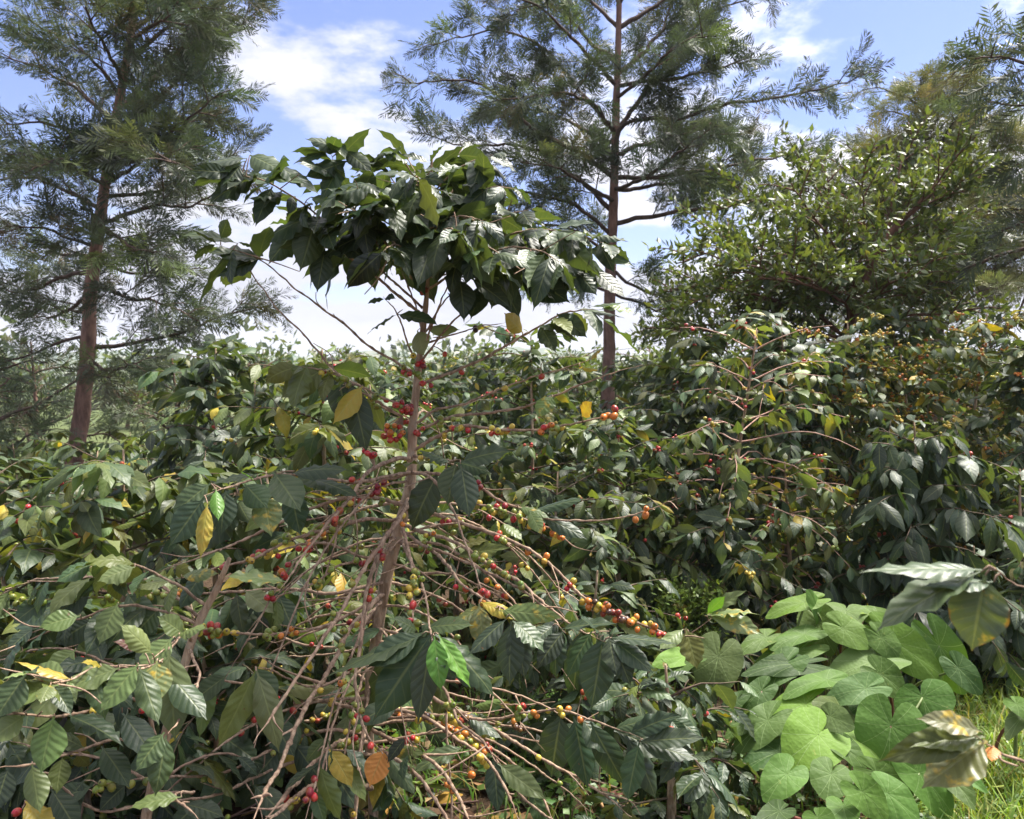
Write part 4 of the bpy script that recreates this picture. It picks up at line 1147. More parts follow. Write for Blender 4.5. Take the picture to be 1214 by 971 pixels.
def auto_limbs(trunk_pts, z0, z1, n, length, rise, az0=None, azs=6.28, droop=0.1, prof=None):
    path, _ = smooth_path(trunk_pts, 0.1)
    out = []
    for i in range(n):
        z = z0 + (z1 - z0) * (i + rng.random() * 0.7) / n
        j = int(np.argmin(np.abs(path[:, 2] - z)))
        az = (i * 2.4 + rng.normal(0, 0.3)) if az0 is None else az0 + rng.uniform(-azs / 2, azs / 2)
        q = (z - z0) / (z1 - z0)
        ln = length * (prof(q) if prof else 1) * rng.uniform(0.75, 1.15)
        hd = np.array([math.cos(az), math.sin(az), 0])
        rr = rise * rng.uniform(0.5, 1.4)
        out.append([path[j], path[j] + hd * ln * 0.35 + UP * ln * rr * 0.5, path[j] + hd * ln * 0.7 + UP * ln * rr * 0.85, path[j] + hd * ln + UP * ln * (rr - droop)])
    return out


# --- the straight shade tree in the middle
OY = 10.8
trunk2 = PP([(719, 600), (720, 480), (722, 420), (723, 340), (727, 250), (730, 150), (733, 50), (735, -50), (736, -160), (737, -260)], OY)
trunk2[0][2] = 0
limbs2 = []
for pts, dy in [([(728, 205), (685, 179), (629, 148), (557, 97), (462, 95)], -0.8), ([(729, 150), (685, 112), (645, 61), (583, 36), (505, 55)], 0.9), ([(731, 100), (680, 51), (634, 15), (573, 0)], -1.0),
                ([(726, 255), (675, 204), (624, 174), (558, 166), (495, 150)], 1.0), ([(725, 285), (680, 245), (620, 226), (565, 222)], -0.6), ([(724, 300), (690, 280), (650, 268), (600, 275)], 0.9),
                ([(723, 340), (690, 338), (650, 342), (615, 330)], 0.3), ([(728, 215), (736, 148), (818, 135), (890, 123), (966, 110), (1027, 92)], -0.7), ([(730, 155), (787, 77), (818, 31), (854, 10), (925, -5)], 0.8),
                ([(727, 205), (813, 202), (890, 189), (971, 172)], 0.6), ([(725, 265), (813, 255), (890, 245), (966, 222)], -0.8), ([(726, 228), (790, 224), (840, 215), (880, 218)], 1.4), ([(731, 105), (800, 92), (850, 78), (900, 62)], -1.2),
                ([(733, 40), (800, -5), (860, -40), (920, -60)], 0.6), ([(733, 30), (680, -20), (620, -50)], 0.5), ([(734, 0), (770, -60), (810, -100)], -0.7), ([(734, -20), (690, -80), (650, -110)], -0.5),
                ([(723, 320), (764, 343), (787, 351), (814, 350), (847, 339)], -0.5), ([(722, 350), (767, 366), (794, 376), (820, 380)], 0.4),
                ([(732, 75), (700, 40), (670, 5), (640, -35)], 1.4), ([(731, 90), (770, 50), (790, 15), (800, -30)], 1.6), ([(727, 240), (700, 225), (660, 205), (610, 195)], -1.8), ([(727, 230), (760, 215), (800, 190), (850, 165)], -2.0),
                ([(730, 150), (700, 120), (660, 105), (600, 110)], -1.7), ([(731, 120), (765, 95), (800, 60), (850, 45)], -1.8), ([(730, 170), (690, 150), (640, 128), (570, 140)], 2.0), ([(728, 190), (770, 170), (830, 165), (900, 155)], 2.0)]:
    limbs2.append([P(x, y, OY + dy * i / (len(pts) - 1)) for i, (x, y) in enumerate(pts)])
grow_tree('shade_tree', 'tall straight feathery shade tree with brown trunk and tiered branches, in the middle', 'tree', trunk2, [0.105, 0.090, 0.076, 0.06, 0.046, 0.036, 0.024, 0.012], limbs2, fronds, 'oak', M_BARK, 'feathery shade trees', bank=BANK_FROND, mat=M_FEATHER, t_leaf=0.22, twig_step=0.19)

# --- the leaning shade tree on the left
LY = 9.6
trunk1 = PP([(80, 640), (92, 525), (103, 430), (108, 340), (120, 250), (133, 165), (146, 95), (158, 20), (168, -60), (178, -160), (184, -240)], LY)
trunk1[0][2] = 0
limbs1 = []
for pts, dy in [([(130, 180), (160, 140), (200, 105), (250, 60), (305, 10)], 0.4), ([(125, 220), (170, 190), (220, 150), (275, 115)], -0.8), ([(122, 240), (190, 225), (240, 215), (285, 185)], 0.9), ([(118, 265), (180, 255), (225, 250), (265, 225)], -0.9),
                ([(112, 310), (160, 325), (200, 320), (245, 320)], 0.5), ([(110, 340), (150, 350), (190, 355), (235, 370)], -0.7), ([(105, 405), (160, 408), (215, 395), (265, 375), (325, 362)], 0.8), ([(106, 400), (60, 408), (20, 425), (-30, 430)], -0.4),
                ([(110, 330), (70, 330), (30, 345), (-20, 335)], 0.6), ([(115, 290), (75, 280), (35, 270), (-15, 285)], -0.8), ([(120, 250), (80, 225), (40, 215), (-15, 220)], 0.8), ([(130, 190), (95, 160), (50, 145), (-10, 150)], -0.7),
                ([(136, 150), (100, 115), (60, 85), (10, 70)], 0.9), ([(142, 115), (110, 70), (70, 40), (20, 20)], -0.6), ([(150, 70), (190, 35), (240, 5), (300, -30)], -0.8), ([(155, 40), (200, 0), (260, -25), (320, -30)], 0.9), ([(156, 35), (120, 0), (80, -30), (30, -40)], 0.4),
                ([(140, 125), (180, 95), (215, 65), (255, 35)], 1.5), ([(133, 165), (170, 160), (205, 145), (240, 130)], 1.8), ([(128, 200), (150, 190), (175, 185), (200, 195)], -1.8), ([(118, 265), (140, 280), (165, 300), (190, 300)], -1.8), ([(125, 215), (100, 205), (70, 190), (45, 195)], -1.8), ([(112, 310), (90, 300), (60, 300), (30, 305)], 1.8),
                ([(146, 95), (130, 60), (105, 20), (95, -20)], -1.6), ([(150, 70), (170, 40), (200, 20), (215, -10)], -1.7), ([(108, 350), (85, 365), (60, 375), (20, 378)], 1.2), ([(165, -30), (200, -60), (240, -80)], 0.6), ([(165, -30), (120, -70), (80, -90)], 0.6), ([(103, 430), (130, 440), (160, 435), (190, 445)], -0.8)]:
    limbs1.append([P(x, y, LY + dy * i / (len(pts) - 1)) for i, (x, y) in enumerate(pts)])
grow_tree('shade_tree', 'dense dark feathery shade tree with leaning brown trunk at the left', 'tree', trunk1, [0.115, 0.090, 0.078, 0.064, 0.05, 0.04, 0.028, 0.012], limbs1, fronds, 'oak', M_BARK, 'feathery shade trees', bank=BANK_FROND, mat=M_FEATHER, t_leaf=0.2, twig_step=0.17)

# --- the broadleaf tree on the right
BY = 8.0
trunk3 = PP([(985, 600), (992, 470), (1003, 400), (1020, 345), (1038, 305), (1062, 268), (1095, 240), (1115, 215)], BY)
trunk3[0][2] = 0
limbs3 = []
for pts, dy in [([(1003, 400), (960, 370), (910, 355), (860, 355), (800, 375)], -0.5), ([(1003, 400), (965, 400), (920, 400), (870, 395), (775, 385)], 0.6), ([(1015, 355), (975, 320), (935, 290), (895, 262)], 0.6), ([(1020, 345), (985, 290), (960, 250), (935, 215)], -0.7),
                ([(1030, 320), (1005, 270), (985, 225), (975, 190)], 0.5), ([(1038, 305), (1025, 255), (1025, 210), (1035, 170)], -0.6), ([(1055, 280), (1060, 230), (1070, 190), (1090, 150)], 0.5), ([(1070, 262), (1100, 225), (1130, 185), (1150, 160)], -0.5),
                ([(1040, 300), (1085, 290), (1125, 270), (1160, 265)], 0.7), ([(1020, 345), (1065, 345), (1105, 335), (1150, 340)], -0.5), ([(1005, 390), (1050, 385), (1095, 380), (1140, 375)], 0.5), ([(1003, 400), (1000, 360), (960, 335), (900, 325)], -1.1), ([(1020, 345), (1000, 310), (960, 285), (915, 300)], 1.2),
                ([(1030, 322), (1040, 280), (1050, 250), (1040, 215)], 1.2), ([(1040, 300), (1060, 300), (1095, 310), (1125, 305)], -1.3), ([(1010, 375), (1030, 350), (1060, 325), (1085, 310)], -1.3), ([(1020, 345), (985, 335), (945, 315), (860, 300)], -1.2), ([(1000, 410), (960, 385), (905, 375), (840, 335)], 1.0), ([(1095, 240), (1125, 235), (1150, 215), (1175, 210)], 0.4), ([(1003, 400), (935, 355), (855, 330), (778, 345)], 0.3), ([(1015, 355), (950, 310), (880, 290), (800, 310)], -0.9), ([(1020, 345), (960, 275), (900, 250), (845, 262)], 0.9), ([(1003, 400), (940, 395), (850, 385), (765, 395)], 1.1), ([(1040, 300), (1075, 255), (1110, 215), (1120, 165)], 0.9), ([(1030, 322), (1000, 265), (960, 225), (940, 180)], 0.9), ([(1010, 375), (1070, 370), (1130, 365), (1190, 360)], -0.6)]:
    limbs3.append([P(x, y, BY + dy * i / (len(pts) - 1)) for i, (x, y) in enumerate(pts)])
grow_tree('broadleaf_tree', 'rounded broadleaf tree with reddish leaning stem and small shiny leaves, at the right', 'tree', trunk3, [0.07, 0.065, 0.06, 0.05, 0.04, 0.03, 0.015], limbs3, sprigs, 'broad', M_REDBARK, None, bank=BANK_SMALL, mat=M_SMALL, t_leaf=0.12, twig_step=0.105, limb_r=0.022, twig_len=(0.4, 0.9), dens=0.85)

# --- pale shade tree behind it
t4 = [np.array([gx(1110, 14), 14, 0]), P(1112, 380, 14), P(1108, 250, 14), P(1098, 160, 14), P(1092, 105, 14)]
l4 = auto_limbs(t4, 2.0, P(1092, 105, 14)[2], 56, 2.8, 0.5, prof=lambda q: 1.05 - 0.75 * q)
grow_tree('shade_tree', 'pale yellowish feathery shade tree rising behind the rounded broadleaf tree', 'tree', t4, [0.13, 0.1, 0.08, 0.05, 0.02], l4, fronds, 'oak_pale', M_BARK, 'feathery shade trees', bank=BANK_FROND, mat=M_FEATHER, t_leaf=0.2, twig_step=0.22)

# --- dark shade tree at the right edge, trunk just outside
t5 = [np.array([gx(1300, 7.2), 7.2, 0]), P(1300, 430, 7.2), P(1298, 250, 7.2), P(1296, 100, 7.2), P(1294, -60, 7.2), P(1294, -180, 7.2)]
l5 = []
for pts, dy in [([(1298, 130), (1250, 95), (1205, 75), (1160, 78)], -0.4), ([(1298, 160), (1260, 135), (1220, 125), (1175, 120)], 0.4), ([(1298, 200), (1260, 190), (1225, 185), (1195, 195)], -0.2), ([(1298, 290), (1250, 290), (1205, 300), (1160, 320), (1090, 350)], 0.5),
                ([(1298, 260), (1260, 255), (1225, 262), (1190, 275)], -0.4), ([(1298, 90), (1265, 60), (1230, 50), (1190, 60)], 0.6), ([(1299, 240), (1310, 270), (1330, 280), (1370, 290)], 0.2), ([(1297, 60), (1330, 20), (1370, 0)], 0.3), ([(1297, 20), (1270, -20), (1235, -40)], 0.3), ([(1299, 330), (1235, 330), (1212, 350), (1200, 385), (1192, 398)], -0.2)]:
    q = [P(x, y, 7.2 + dy * i / (len(pts) - 1)) for i, (x, y) in enumerate(pts)]
    l5.append(dict(pts=q, t=0.9) if pts[-1][1] == 398 else q)
grow_tree('shade_tree', 'dark feathery shade tree reaching in from the upper right edge', 'tree', t5, [0.13, 0.11, 0.09, 0.07, 0.04, 0.02], l5, fronds, 'oak', M_BARK, 'feathery shade trees', bank=BANK_FROND, mat=M_FEATHER, t_leaf=0.3, twig_step=0.17)

# --- saplings and far trees
for px, Y, top, sp, lb in [(38, 11.0, 405, 1.5, 'dark feathery sapling left of the leaning trunk'), (205, 11.5, 425, 1.3, 'dark feathery sapling right of the leaning trunk'), (-20, 9.0, 395, 1.2, 'thin dark sapling cut by the left edge')]:
    zt = P(px, top, Y)[2]
    tt = [np.array([gx(px, Y), Y, 0]), np.array([gx(px, Y) + 0.05, Y, zt * 0.5]), np.array([gx(px, Y), Y, zt])]
    grow_tree('sapling', lb, 'tree', tt, [0.04, 0.03, 0.01], auto_limbs(tt, 0.5, zt * 0.95, 11, sp, 0.3, prof=lambda q: 1 - 0.6 * q), fronds, 'sapling', M_BARK, 'feathery saplings', bank=BANK_FROND, mat=M_FEATHER, t_leaf=0.15, twig_step=0.28, dens=0.6)
for px, Y, top, sp, kind, lb in [(15, 22, 446, 2.2, 'far', 'pale far shrub at the left edge behind the saplings'), (150, 24, 448, 2.2, 'far', 'pale far shrub between the leaning trunk and the sapling'), (290, 18, 428, 1.8, 'far', 'pale far shrub below the gap left of the tall coffee tree'), (405, 20, 426, 2.2, 'far', 'pale far shrub under the white cloud left of the tall coffee stem'),
                                 (560, 18, 424, 1.9, 'far', 'yellowish far shrub in the gap right of the tall coffee stem'), (680, 21, 420, 1.8, 'far', 'greyish far tree close left of the straight trunk'), (772, 18, 415, 2.0, 'far', 'pale yellowish far shrub close right of the straight trunk'), (860, 17, 400, 2.2, 'far', 'far shrub behind the left side of the broadleaf tree'), (1170, 18, 380, 2.4, 'far', 'far shrub under the sky gap at the right edge')]:
    zt = P(px, top, Y)[2]
    tt = [np.array([gx(px, Y), Y, 0]), np.array([gx(px, Y) + 0.1, Y, zt * 0.5]), np.array([gx(px, Y), Y, zt])]
    grow_tree('far_shrub', lb, 'shrub', tt, [0.06, 0.04, 0.012], auto_limbs(tt, 0.3, zt * 0.97, 20, sp, 0.3, prof=lambda q: 1 - 0.5 * q), lambda a, b, c, d: sprigs(a, b, c, d * 0.45, 0.17), kind, M_REDBARK, 'far shrubs beyond the coffee', bank=BANK_SMALL, mat=M_SMALL, t_leaf=0.1, twig_step=0.3)

# ------------------------------------------------------------------ taro


def taro_blade(A, T, wpx_m, nrm, col):
    """arrow-heart blade: A where the stalk meets it, T the tip"""
    d = T - A
    Rr = np.linalg.norm(d)
    d = d / Rr
    s = unit(np.cross(nrm, d))
    n = np.cross(d, s)
    nr, na = 7, 48
    th = np.linspace(-math.pi, math.pi, na + 1)
    a = np.abs(th)
    r_pow = 1.0
    key_a = np.array([0, 0.18, 0.5, 0.9, 1.4, 1.9, 2.35, 2.7, 2.9, 3.02, math.pi])
    key_r = np.array([1.0, 0.94, 0.86, 0.78, 0.72, 0.70, 0.70, 0.66, 0.57, 0.38, 0.14])
    r = np.interp(a, key_a, key_r)
    r[1:-1] = (r[:-2] + 2 * r[1:-1] + r[2:]) / 4
    r = r * (1 + 0.012 * np.sin(th * 7 + rng.uniform(0, 6)) + 0.006 * np.sin(th * 15 + rng.uniform(0, 6)))
    fr = np.linspace(0.015, 1, nr)
    X = np.cos(th)[None] * r[None] * fr[:, None]
    Yl = np.sin(th)[None] * r[None] * fr[:, None] * (wpx_m / Rr / 1.42)
    rad = np.sqrt(X ** 2 + Yl ** 2)
    cup = rng.uniform(0.0, 0.22)
    Z = 0.13 * rad - (0.26 + cup) * np.maximum(X, 0) ** 2 - 0.25 * np.maximum(-X, 0) ** 2 + rng.uniform(-0.35, 0.25) * Yl ** 2
    Z = Z + 0.03 * fr[:, None] ** 2 * np.sin(th * 4 + rng.uniform(0, 6))[None] + 0.010 * fr[:, None] ** 2 * np.sin(th * 9 + rng.uniform(0, 6))[None]
    V = A + Rr * (X[..., None] * d + Yl[..., None] * s + Z[..., None] * n)
    idx = np.arange(nr * (na + 1)).reshape(nr, na + 1)
    Fq = np.stack([idx[:-1, :-1], idx[1:, :-1], idx[1:, 1:], idx[:-1, 1:]], -1).reshape(-1, 4)
    uv = np.stack([np.tile(a / math.pi, (nr, 1)), np.tile(fr[:, None], (1, na + 1))], -1)
    mb = MB()
    mb.add(V.reshape(-1, 3), Fq, uv.reshape(-1, 2), np.append(col, 0))
    return mb


def tc(x, y):
    return 760 + x / 2.674, 640 + y / 2.674


TG, TB, TD, TS = (0.084, 0.155, 0.032), (0.125, 0.215, 0.034), (0.048, 0.098, 0.024), (0.098, 0.152, 0.05)
taro = {
    'left': (850, 3.35, 'taro plant with one broad leaf facing out at the left end of the taro patch', [(245, 370, 212, 492, 150, TS), (140, 368, 42, 388, 60, TB), (128, 402, 0, 468, 50, TG)]),
    'back_left': (925, 3.45, 'taro plant of narrow tilted leaves at the back left of the taro patch', [(520, 198, 395, 230, 62, TB), (500, 350, 348, 402, 80, TG), (450, 398, 335, 474, 85, TG), (520, 300, 412, 326, 60, TG), (395, 310, 310, 346, 55, TG), (590, 445, 452, 466, 70, TG), (505, 395, 330, 400, 70, TD)]),
    'back': (1000, 3.6, 'tallest taro plant with upright leaves at the back of the taro patch', [(560, 262, 600, 355, 118, TG), (650, 225, 640, 268, 125, TS), (640, 280, 742, 334, 90, TG), (755, 252, 872, 306, 76, TB), (560, 230, 535, 160, 60, TG), (735, 250, 715, 215, 26, TB)]),
    'back_right': (1070, 3.4, 'taro plant with steep bright leaves at the right of the taro patch', [(742, 385, 576, 434, 112, TS), (715, 470, 596, 494, 80, TS), (758, 425, 848, 494, 92, TG), (800, 320, 966, 444, 110, TB), (945, 335, 1048, 500, 100, TG), (1005, 405, 1078, 486, 70, TD), (760, 310, 840, 380, 90, TG)]),
    'front_left': (875, 3.0, 'taro plant of small dark leaves at the front left of the taro patch', [(382, 478, 316, 534, 75, TD), (302, 512, 250, 568, 65, TD), (345, 575, 268, 612, 55, TG), (402, 572, 298, 660, 95, TG), (440, 672, 306, 724, 75, TD), (462, 742, 392, 812, 118, TG), (480, 600, 540, 660, 90, TD)]),
    'middle': (970, 3.0, 'taro plant with a round bright leaf in the middle of the taro patch', [(562, 618, 478, 700, 186, TB), (522, 520, 386, 586, 130, TB), (600, 560, 668, 594, 90, TS), (604, 742, 578, 816, 125, TG), (640, 540, 560, 500, 80, TG)]),
    'middle_right': (1055, 2.9, 'taro plant with the broadest leaf, hanging at the right centre of the taro patch', [(792, 588, 768, 742, 205, TG), (892, 498, 924, 590, 175, TG), (648, 608, 778, 684, 95, TB), (640, 658, 724, 718, 80, TG), (700, 520, 690, 590, 90, TD)]),
    'front_right': (1060, 2.6, 'taro plant of long hanging leaves at the front right of the taro patch', [(745, 738, 864, 798, 70, TG), (882, 738, 1014, 888, 110, TG), (700, 798, 792, 884, 90, TG), (780, 804, 892, 892, 105, TG), (990, 764, 1058, 844, 64, TG), (1002, 738, 1092, 778, 45, TG)]),
    'front': (965, 2.5, 'small taro plant at the bottom edge of the photo, front of the taro patch', [(642, 846, 650, 905, 100, TG), (440, 860, 372, 890, 60, TD), (560, 880, 600, 930, 90, TG)]),
    'outlier': (1205, 3.1, 'single pale taro leaf plant in the grass right of the taro patch', [(1230, 545, 1155, 600, 60, TS), (1190, 520, 1240, 560, 60, TG)]),
}
for key, (bpx, bY, lb, lst) in taro.items():
    o = np.array([gx(bpx, bY), bY, 0.0])
    rt = root('taro_plant', o, lb, 'taro plant', 'taro plants in the patch')
    for (ax, ay, tx, ty, w, col) in lst:
        x0, y0 = tc(ax, ay)
        x1, y1 = tc(tx, ty)
        ya = 2.42 + (971 - y0) / 271 * 1.25 + rng.normal(0, 0.03)
        A = P(x0, y0, ya)
        A[2] = max(A[2], 0.10)
        lenpx = math.hypot(x1 - x0, y1 - y0)
        rr = (w / 2.674) / (1.2 * lenpx)
        T = P(x1, y1, ya - 0.05 - 0.06 * rng.random())
        to_cam = unit(np.array([0, 0, CAM_Z]) - A)
        bb = float(np.clip(rr, 0.35, 1.3))
        nrm = UP * (1.0 - 0.45 * bb) + to_cam * (bb * 1.25) + rng.normal(0, 0.2, 3)
        wm = w / 2.674 / F_PX * ya * (1.25 if bb < 0.7 else 1.05)
        blade = taro_blade(A, T, wm, nrm, jit(col, 0.17)).build('leaf', M_TARO, rt, o)
        b0 = o + np.array([rng.normal(0, 0.03), rng.normal(0, 0.03), 0])
        mid = b0 * 0.55 + A * 0.45
        mid[2] = A[2] * 0.62
        mid[:2] = b0[:2] * 0.72 + A[:2] * 0.28
        pp, _ = smooth_path([b0, mid, A - UP * 0.004], 0.03)
        st = MB()
        f = np.linspace(0, 1, len(pp))
        red = rng.random() < 0.45
        cc = np.stack([np.append((0.14, 0.045, 0.03) if red else (0.13, 0.17, 0.05), 0)] * (len(pp) * 6 + 1))
        st.tube(pp, np.linspace(0.009, 0.0045, len(pp)), 6, col=cc)
        st.build('stalk', M_PETIOLE, blade, o)

# ------------------------------------------------------------------ ground, hills, low growth


def ground_height(x, y):
    r = np.sqrt(x * x + y * y)
    h = 0.03 * np.sin(x * 2.1 + 1) * np.cos(y * 1.7) + 0.02 * np.sin(x * 5.3 + y * 3.1) + 0.012 * np.sin(x * 11 - y * 9)
    h = h * np.clip(1.5 - r / 40, 0, 1) - 0.02
    return h - np.clip((r - 60) / 400, 0, 1) * 6


def ground_material():
    g = N('soil_and_litter')
    tcn = g.n('ShaderNodeTexCoord')
    a = g.noise(3.0, 6, 0.65, tcn.outputs['Object'])
    b_ = g.noise(28.0, 5, 0.7, tcn.outputs['Object'])
    vo = g.n('ShaderNodeTexVoronoi', Vector=tcn.outputs['Object'], Scale=32.0)
    col = g.mix(b_.outputs[0], (0.035, 0.022, 0.014, 1), (0.115, 0.075, 0.048, 1))
    col = g.mix(g.step(a.outputs[0], 0.5, 0.64), col, (0.045, 0.075, 0.02, 1))
    far_ = g.noise(0.05, 4, 0.6, tcn.outputs['Object'])
    pos = g.n('ShaderNodeNewGeometry')
    sp = g.n('ShaderNodeSeparateXYZ', i0=pos.outputs['Position'])
    col = g.mix(g.step(sp.outputs[1], 11, 16), col, g.mix(far_.outputs[0], (0.06, 0.10, 0.035, 1), (0.14, 0.15, 0.06, 1)))
    h = g.math('ADD', b_.outputs[0], g.math('MULTIPLY', vo.outputs[0], 0.6))
    bp = g.n('ShaderNodeBump', Strength=0.9, Distance=0.03, Height=h)
    b = g.n('ShaderNodeBsdfPrincipled')
    g.inp(b, 'Base Color', col)
    g.inp(b, 'Roughness', 0.95)
    g.inp(b, 'Specular IOR Level', 0.15)
    g.inp(b, 'Normal', bp.outputs[0])
    g.t.links.new(b.outputs[0], g.out.inputs[0])
    return g.m


rings = np.concatenate([[0.05], np.geomspace(0.3, 3500, 110)])
na = 128
th = np.linspace(0, 2 * math.pi, na, endpoint=False)
GX = rings[:, None] * np.sin(th)[None]
GY = rings[:, None] * np.cos(th)[None]
GZ = ground_height(GX, GY)
idx = np.arange(len(rings) * na).reshape(len(rings), na)
Fq = np.stack([idx[:-1], np.roll(idx[:-1], -1, 1), np.roll(idx[1:], -1, 1), idx[1:]], -1).reshape(-1, 4)
mb = MB()
mb.add(np.stack([GX, GY, GZ], -1), Fq[:, ::-1])
mb.add([(0.05 * math.sin(t), 0.05 * math.cos(t), -0.02) for t in (0, 1.57, 3.14, 4.71)], [[3, 2, 1, 0]])
tag(mb.build('ground', ground_material()), 'bare brown soil with leaf litter and weeds under the coffee', None, None, 'structure')

# hills on the horizon
xs = np.linspace(-1500, 1500, 240)
rows = np.linspace(0, 1, 14)
prof = 26 + 8 * np.sin(xs / 190 + 1) + 5 * np.sin(xs / 71 + 2) + 2.5 * np.sin(xs / 23)
prof = prof * np.clip(0.75 + 0.4 * np.exp(-((xs + 420) / 260) ** 2), 0, 2)
HXx = np.tile(xs, (14, 1))
HYy = 520 + rows[:, None] * 320 + 30 * np.sin(xs / 130)[None]
HZz = -8 + (prof[None] + 6) * np.sin(rows * math.pi / 2)[:, None] + 1.3 * rng.normal(0, 1, HXx.shape)
idx = np.arange(14 * 240).reshape(14, 240)
mb = MB()
mb.add(np.stack([HXx, HYy, HZz], -1), np.stack([idx[:-1, :-1], idx[:-1, 1:], idx[1:, 1:], idx[1:, :-1]], -1).reshape(-1, 4))
gh = N('wooded_hillside')
tcn = gh.n('ShaderNodeTexCoord')
a = gh.noise(0.03, 6, 0.65, tcn.outputs['Object'])
b_ = gh.noise(0.25, 4, 0.65, tcn.outputs['Object'])
bs = gh.n('ShaderNodeBsdfPrincipled', Roughness=0.95)
gh.inp(bs, 'Base Color', gh.mix(gh.step(b_.outputs[0], 0.35, 0.6), (0.045, 0.075, 0.04, 1), gh.mix(gh.step(a.outputs[0], 0.45, 0.6), (0.08, 0.12, 0.05, 1), (0.17, 0.17, 0.085, 1))))
gh.t.links.new(bs.outputs[0], gh.out.inputs[0])
tag(mb.build('hills', gh.m), 'low wooded hills on the horizon', None, None, 'structure')

# a far-off belt of trees reading as one mass
lv = Leaves()
for i in range(190):
    x = rng.uniform(-75, 95)
    y = rng.uniform(48, 95)
    hh = rng.uniform(3.0, 5.6) * (1.25 if x < -20 else 1.0)
    w = rng.uniform(1.6, 3.4)
    c = tree_colour('far')
    for k in range(70):
        q = unit(rng.normal(0, 1, 3)) * rng.random() ** 0.4
        lv.add(np.array([x, y, hh * 0.55 - 0.6]) + q * [w, w, hh * 0.5], rng.normal(0, 1, 3), UP + rng.normal(0, .5, 3), rng.uniform(0.5, 1.0), c * np.append(np.ones(3) * rng.uniform(.7, 1.3), 1), 1.3)
mb = MB()
lv.into(mb, BANK_SMALL)
tag(mb.build('far_wood', M_SMALL), 'hazy belt of far-off trees along the horizon', None, None, 'stuff')


def blades(spots, hmin, hmax, col_a, col_b, name, label, wid=0.004):
    mb = MB()
    for (x, y, z) in spots:
        h = rng.uniform(hmin, hmax)
        az = rng.uniform(0, 6.28)
        d = np.array([math.cos(az), math.sin(az), 0]) * rng.uniform(0.15, 0.75) * h
        s = np.array([-math.sin(az + rng.normal(0, .5)), math.cos(az), 0]) * wid * rng.uniform(.6, 1.4)
        p = [np.array([x, y, z]) + d * t ** 2 + UP * h * (t - 0.28 * t * t * rng.uniform(.5, 1.6)) for t in (0, .4, .75, 1)]
        w = [1, .9, .6, .08]
        V = []
        for q, ww in zip(p, w):
            V += [q - s * ww, q + s * ww]
        t = rng.random()
        c = np.array(col_a) * (1 - t) + np.array(col_b) * t
        if rng.random() < 0.08:
            c = np.array((0.32, 0.26, 0.10))
        mb.add(V, [[0, 1, 3, 2], [2, 3, 5, 4], [4, 5, 7, 6]], None, np.append(jit(c, .15), 0))
    return tag(mb.build(name, M_GRASS), label, None, None, 'stuff')


def gz(x, y):
    return float(ground_height(np.float64(x), np.float64(y)))


sp = []
for i in range(5200):
    Y = rng.uniform(2.3, 5.0)
    px = rng.normal(1195, 60)
    if px < 1085 or px > 1330:
        continue
    sp.append((gx(px, Y), Y, gz(gx(px, Y), Y)))
blades(sp, 0.07, 0.26, (0.11, 0.20, 0.035), (0.26, 0.31, 0.06), 'grass', 'sunlit tufted grass at the right, beside the taro')
sp = []
for i in range(2600):
    Y = rng.uniform(1.9, 4.2)
    px = rng.uniform(430, 1130)
    sp.append((gx(px, Y), Y, gz(gx(px, Y), Y)))
blades(sp, 0.05, 0.22, (0.06, 0.13, 0.03), (0.14, 0.22, 0.05), 'grass', 'sparse green grass growing under the coffee and taro')

# low broad leaved weeds
lv = Leaves()
for i in range(9000):
    Y = rng.uniform(1.9, 4.4)
    px = rng.uniform(420, 1330)
    x = gx(px, Y)
    dn = math.sin(x * 3.1 + 0.5) + math.sin(Y * 4.3 + x) + (1.0 if px > 1050 else 0) + (0.5 if px > 820 else 0)
    if dn < 0.3 + rng.normal(0, .3):
        continue
    c = np.append(jit((0.09, 0.17, 0.04) if rng.random() < .7 else (0.15, 0.25, 0.05), .18), 0)
    lv.add(np.array([x, Y, gz(x, Y) + rng.uniform(0.015, 0.10)]), np.append(rng.normal(0, 1, 2), rng.uniform(-.2, .5)), UP + rng.normal(0, .35, 3), rng.uniform(0.022, 0.05), c, 1.9)
mb = MB()
lv.into(mb, BANK_SMALL)
tag(mb.build('ground_cover', M_SMALL), 'low clover-like weeds covering the ground', None, None, 'stuff')
# bright weed clump under the far bushes
lv = Leaves()
for i in range(2600):
    q = unit(rng.normal(0, 1, 3)) * rng.random() ** 0.5
    c0 = P(820, 705, 4.15)
    p = c0 + [rng.choice([-.13, -.05, .04, .10]), rng.choice([-.1, .05, .15]), rng.choice([-.16, -.06, .03])] + q * [0.09, 0.12, 0.08] * np.array(rng.uniform(.6, 1.4))
    lv.add(p, rng.normal(0, 1, 3) + UP * .3, UP + rng.normal(0, .5, 3), rng.uniform(0.02, 0.04), np.append(jit((0.15, 0.22, 0.04), .2), 0), 1.2)
mb = MB()
lv.into(mb, BANK_SMALL)
for i in range(60):
    b0 = np.array([c0[0] + rng.normal(0, .06), c0[1] + rng.normal(0, .06), 0])
    pp, _ = smooth_path([b0, (b0 + c0) / 2 + rng.normal(0, .03, 3), c0 + rng.normal(0, .08, 3)], 0.05)
    mb.tube(pp, 0.002, 4, col=(0.12, 0.17, 0.04, 0))
tag(mb.build('undergrowth', M_SMALL), 'bright yellow-green fine leaved weeds under the coffee, left of the taro', None, None, 'stuff')

